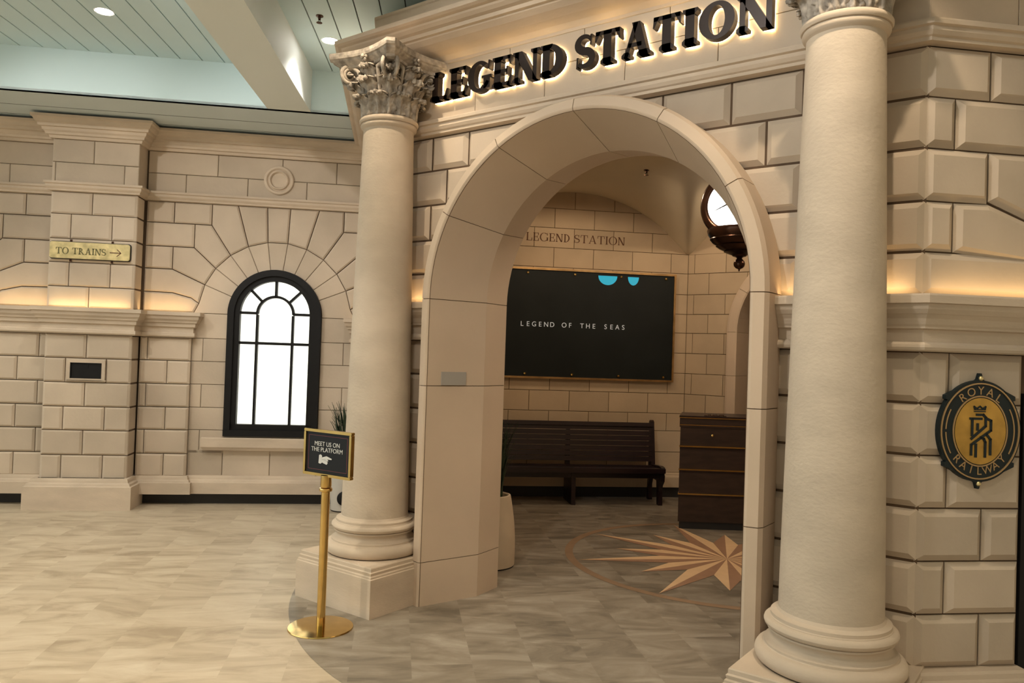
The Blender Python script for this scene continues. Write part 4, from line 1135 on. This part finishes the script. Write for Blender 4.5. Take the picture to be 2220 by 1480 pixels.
# ------------------------------------------------------------------ brass sign stand
sx, sy = -1.856, -.611
t = empty('sign_stand', (sx, sy, 0), 'polished brass stand holding a black MEET US ON THE PLATFORM sign', 'sign stand')
fa = math.atan2(.8020, -.5971) + R(57); sd = -Vector((math.cos(fa), math.sin(fa), 0))
sn = Vector((sd.y, -sd.x, 0))
def frT(a, z, d=0): return Vector((sx, sy, 0)) + sd * a + sn * d + Z_ * z
w = MB(); w.lathe([(.182, 0), (.184, .004), (.182, .010), (.12, .014), (.03, .017), (.0001, .017)], (sx, sy, 0), 64); w.build('base', M['brass'], t)
w = MB(); w.lathe([(.0245, .015), (.0245, .80)], (sx, sy, 0), 24); w.build('post', M['brass'], t)
w = MB(); w.lathe([(.0245, .775), (.036, .780), (.038, .790), (.036, .797), (.0245, .80), (.030, .802), (.032, .812), (.030, .87)], (sx, sy, 0), 24); w.build('collar', M['brass'], t)
a0, a1, z0, z1 = -.180, .200, .862, 1.128
w = MB(); e = .016
for q in ((a0, a1, z1 - e, z1), (a0, a1, z0, z0 + e), (a0, a0 + e, z0 + e, z1 - e), (a1 - e, a1, z0 + e, z1 - e)):
    w.prism(frT, rrect(q[0], q[1], q[2], q[3], .006, 3), -.012, .014)
w.build('frame', M['brass'], t)
w = MB(); w.fbox(frT, a0 + e * .8, a1 - e * .8, z0 + e * .8, z1 - e * .8, -.008, .006); face = w.build('panel', M['black'], t)
w = MB(); i_ = .034
for q in ((a0 + i_, a1 - i_, z1 - i_ - .003, z1 - i_), (a0 + i_, a1 - i_, z0 + i_, z0 + i_ + .003), (a0 + i_, a0 + i_ + .004, z0 + i_, z1 - i_), (a1 - i_ - .004, a1 - i_, z0 + i_, z1 - i_)): w.fbox(frT, *q, .006, .0068)
w.build('border_line', M['maroon'], face)
w = MB()
for s_, z in (('MEET US ON', 1.045), ('THE PLATFORM', 1.012)):
    v, f_ = sans(s_, .036, frT, .004, z, .0068, ext=.0006); w = MB(); w.add(v, f_); w.build('text_line', M['white_text'], face)
w = MB()                                   # pointing hand
hc = lambda P: [(-.06 + x * .0011, .935 + y * .0011) for x, y in P]
w.prism(frT, hc([(0, 0), (14, -3), (26, 4), (24, 40), (14, 46), (3, 42)]), .0062, .0074)
for P in ([(22, 30), (56, 40), (96, 30), (94, 24), (58, 24), (22, 18)], [(24, 6), (34, 2), (60, -4), (68, 6), (62, 14), (40, 22), (24, 22)], [(36, 20), (62, 12), (72, 16), (64, 24), (46, 26)]):
    w.prism(frT, hc(P), .0062, .0074)
w.build('pointing_hand', M['white_text'], face)

# ------------------------------------------------------------------ planters
def planter(name, loc, r0, r1, h, label, matn, ph, seed, hole=False):
    rnd = random.Random(seed)
    t = empty(name, (*loc, 0), label, 'plant')
    w = MB(); pr = []
    for i in range(13):
        u = i / 12; r = r0 + (r1 - r0) * u + .02 * math.sin(math.pi * u * .9); pr.append((r, .012 + (h - .012) * u))
    pr += [(r1 + .004, h), (r1 - .008, h + .004), (r1 - .016, h - .005), (r1 - .02, h - .05), (.0001, h - .05)]
    w.lathe(pr, (*loc, 0), 40); w.build('pot', M[matn], t)
    w = MB(); w.lathe([(r0 - .004, 0), (r0 + .001, .012), (r0 - .004, .013)], (*loc, 0), 40); w.build('foot', M['toe'], t)
    w = MB()
    for i in range(150):
        a = rnd.uniform(0, 6.28); rr = rnd.uniform(0, r1 * .75); hh = ph * rnd.uniform(.55, 1.0); ln = rnd.uniform(.01, .13); wd = rnd.uniform(.006, .013)
        b = Vector((loc[0] + rr * math.cos(a), loc[1] + rr * math.sin(a), h - .05)); dr = Vector((math.cos(a), math.sin(a), 0)); sd_ = Vector((-dr.y, dr.x, 0))
        P = []
        for k in range(7):
            u = k / 6; c_ = b + dr * ln * u ** 2.2 + Vector((0, 0, hh * (u - .12 * u ** 3))); ww = wd * (1 - u ** 2) + .0006
            P += [c_ - sd_ * ww, c_ + dr * .003, c_ + sd_ * ww]
        w.add(P, [(3 * k + j, 3 * k + j + 1, 3 * k + j + 4, 3 * k + j + 3) for k in range(6) for j in range(2)], 0, 1, True)
    w.build('foliage', M['leafm'], t, fixn=False)
    if hole:
        w = MB(); cdir = (Vector((1.6468, -3.579, 0)) - Vector((*loc, 0))).normalized(); q = Vector((loc[0], loc[1], .14)) + cdir * (r0 + .012); s_ = Vector((-cdir.y, cdir.x, 0))
        w.lathe([(.07, -.02), (.07, .012), (.06, .018), (.0001, .018)], q, 28, axis=Matrix((s_, Z_, s_.cross(Z_))).transposed().to_3x3())
        w.build('round_plug', M['black'], t)
    return t
planter('potted_plant', (-2.00, 1.10), .205, .155, .53, 'tall beige planter with dark grassy plant just inside the arch', 'pot', .70, 3)
planter('potted_plant', (-4.262, 1.665), .13, .12, .60, 'pale planter with grassy plant behind the left column, by the arched window', 'pot_pale', .60, 5, True)

# ------------------------------------------------------------------ hanging clock
cx, cy, cz = -.655, 2.56, 2.80
t = empty('hanging_clock', (cx, cy, vz(cx, cy)), 'ornate bronze hanging clock with a glowing white dial inside the arch', 'clock')
w = MB()
pr = [(.0001, 2.330), (.006, 2.335), (.008, 2.348), (.028, 2.357), (.041, 2.372), (.046, 2.392), (.041, 2.412), (.026, 2.428), (.020, 2.437), (.03, 2.446), (.052, 2.452), (.060, 2.462), (.085, 2.470), (.125, 2.487), (.122, 2.494), (.160, 2.512), (.190, 2.533), (.186, 2.541), (.215, 2.560), (.238, 2.588), (.234, 2.596), (.252, 2.622), (.262, 2.655), (.258, 2.672), (.17, 2.68), (.165, 2.90), (.17, 2.98), (.15, 3.03), (.08, 3.06), (.03, 3.08), (.02, 3.10)]
w.lathe(pr, (cx, cy, 0), 56); w.build('body', M['bronze'], t)
w = MB(); w.lathe([(.014, 3.08), (.014, 3.5)], (cx, cy, 0), 16); w.lathe([(.07, vz(cx, cy) + .01), (.07, vz(cx, cy) - .02), (.02, vz(cx, cy) - .06)], (cx, cy, 0), 24); w.build('hanging_rod', M['bronze'], t)
vd = Vector((1.6468 - cx, -3.579 - cy, 0)).normalized(); va = math.atan2(vd.y, vd.x)
for k in (0, 1):
    a = va - R(28) + math.pi * k; fd = Vector((math.cos(a), math.sin(a), 0)); fs_ = Vector((-fd.y, fd.x, 0))
    axm = Matrix((fs_, Z_, fd)).transposed().to_3x3()
    w = MB(); w.lathe([(.20, 0), (.250, .04), (.266, .11), (.268, .165), (.258, .192), (.238, .208), (.214, .212), (.196, .206), (.188, .198), (.186, .192)], (cx, cy, cz + .05), 48, axis=axm); bz_ = w.build('bezel', M['bronze'], t)
    w = MB(); w.lathe([(.187, .196), (.0001, .196)], (cx, cy, cz + .05), 48, axis=axm); dial = w.build('dial', M['clockface'], t)
    frD = lambda aa, zz, d=0: Vector((cx, cy, cz + .05)) + fs_ * aa + Z_ * zz + fd * d
    w = MB()
    for (ang, ln, wd) in ((200, .15, .008), (-60, .105, .011)):
        c_, s_ = math.cos(R(ang)), math.sin(R(ang))
        w.prism(frD, [(-wd * s_, wd * c_), (wd * s_, -wd * c_), (ln * c_ + .002 * s_, ln * s_ - .002 * c_), (ln * c_ - .002 * s_, ln * s_ + .002 * c_)][::-1], .199, .202)
    w.lathe([(.014, .197), (.014, .205), (.0001, .207)], (cx, cy, cz + .05), 16, axis=axm)
    w.build('clock_hand', M['black'], dial)
for zz in (.10, .135, -.02):
    w = MB(); q = Vector((cx, cy, cz + zz)) + Vector((vd.y, -vd.x, 0)) * -(.29 if zz > 0 else .30)
    w.sphere(q, .014, 10); w.build('gilded_knob', M['brass'], t)

# ------------------------------------------------------------------ lamps and small fittings
def downlight(x, y, z, power, col, size, target=None, blend=.5, label=None, rad=.045):
    t = empty('downlight', (x, y, z), label, 'light', None if label and 'bay' in label else 'added unseen ceiling downlights')
    w = MB(); w.lathe([(.062, .0), (.070, -.004), (.072, .001), (.072, .004)], (x, y, z), 32); w.build('trim_ring', M['white'], t)
    w = MB(); w.lathe([(.060, -.001), (.0001, -.001)], (x, y, z), 32); w.build('lens', M['lamp'], t)
    spot('downlight_lamp', (x, y, z - .03), target or (x, y, 0), power, col, size, blend, rad)
LW, LN = (1, .80, .56), (1, .93, .84)
downlight(-4.43, -.76, ZC, 70, LN, 120, label='round recessed downlight in the plank ceiling bay left of the beam')
downlight(-3.375, .545, ZC, 45, LN, 120, label='round recessed downlight in the ceiling bay beside the left capital')
gen = 'unseen round downlight added in the plank ceiling, out of view'
for (x, y, p, tx, ty) in ((-1.80, -.66, 80, -2.0, -.2), (.95, -.78, 95, .85, -.3)):
    downlight(x, y, ZC, p, LW, 95, (tx, ty, 0), .5, gen, .02)
for (x, y, p) in ((-6.3, -2.2, 110), (-4.5, -3.4, 240), (-2.4, -3.0, 260), (-1.0, -4.6, 260), (1.6, -1.9, 75), (-.6, -1.7, 80), (1.6, -5.2, 80)):
    downlight(x, y, ZC, p, (1, .87, .68), 110, None, .7, gen)
for (x, y, p, tx, ty, tz) in ((-1.9, -2.5, 165, -1.3, .2, 3.0), (-.2, -2.6, 165, -.1, .2, 3.0), (-3.0, -1.6, 120, -3.9, 2.3, 2.0), (-4.6, -2.6, 140, -5.4, .6, 1.8)):
    downlight(x, y, ZC, p, (1, .93, .85), 85, (tx, ty, tz), .8, gen)  # unseen aimed washers, added to brighten the facade and left wall
# hidden LED strips lying on the imposts
GL = (1, .66, .30)
def strip(p0, p1, power, out):
    p0, p1 = Vector(p0), Vector(p1); m_ = (p0 + p1) / 2; L_ = (p1 - p0).length
    area('led_strip', m_, Vector((0, 0, 1)) * .8 - Vector(out) * .6, L_, .015, power * L_, GL, (p1 - p0).normalized())
zl = 1.908
strip(fr_front(XC + JW + .02, zl + .018, .05), fr_front(1.0, zl + .018, .05), 1.1, (0, -1, 0))
strip(fr_front(XL + .05, zl + .018, .05), fr_front(XC - JW - .02, zl + .018, .05), 1.0, (0, -1, 0))
strip(fr_facet(.03, zl + .018, .05), fr_facet(2.0, zl + .018, .05), 0.8, N_)
fr415 = fr_wall(-4.415)
strip(fr415(PL1 + .02, 1.912, .05), fr415(CT - .82, 1.912, .05), 1.2, N_)
strip(frP(PL0 + .03, 1.912, .055), frP(PL1 - .03, 1.912, .055), 1.1, N_)
strip(fr415(-5.2, 1.912, .05), fr415(PL0 - .02, 1.912, .05), 1.2, N_)
strip(fr415(CT + .82, 1.912, .05), fr415(-1.5, 1.912, .05), 1.0, N_)
# warm fill spots added under the vault, no fittings modelled
for (x, y, p) in ((-2.2, 3.0, 40), (-1.0, 3.9, 36), (-.9, 1.6, 48), (.5, 2.8, 38)):
    spot('vault_fill_spot', (x, y, vz(x, y) - .04), (x, y, 0), p, (1, .76, .51), 174, .25, .06)
# sprinklers
def sprinkler(x, y, z, label):
    t = empty('sprinkler', (x, y, z), label, 'sprinkler')
    w = MB(); w.lathe([(.028, 0), (.028, -.006), (.012, -.010), (.010, -.03), (.006, -.034)], (x, y, z), 16); w.build('stem', M['bronze'], t)
    w = MB(); w.lathe([(.0001, -.050), (.022, -.052), (.022, -.055), (.0001, -.056)], (x, y, z), 16)
    for s in (-1, 1): w.tube([(x + s * .008, y, z - .03), (x + s * .012, y, z - .04), (x + s * .004, y, z - .052)], .002, 6)
    w.build('deflector', M['bronze'], t)
sprinkler(-3.069, .185, ZC, 'small sprinkler head in the hall ceiling near the beam')
sprinkler(-1.861, 3.231, vz(-1.861, 3.231), 'small sprinkler head in the vault seen through the arch')
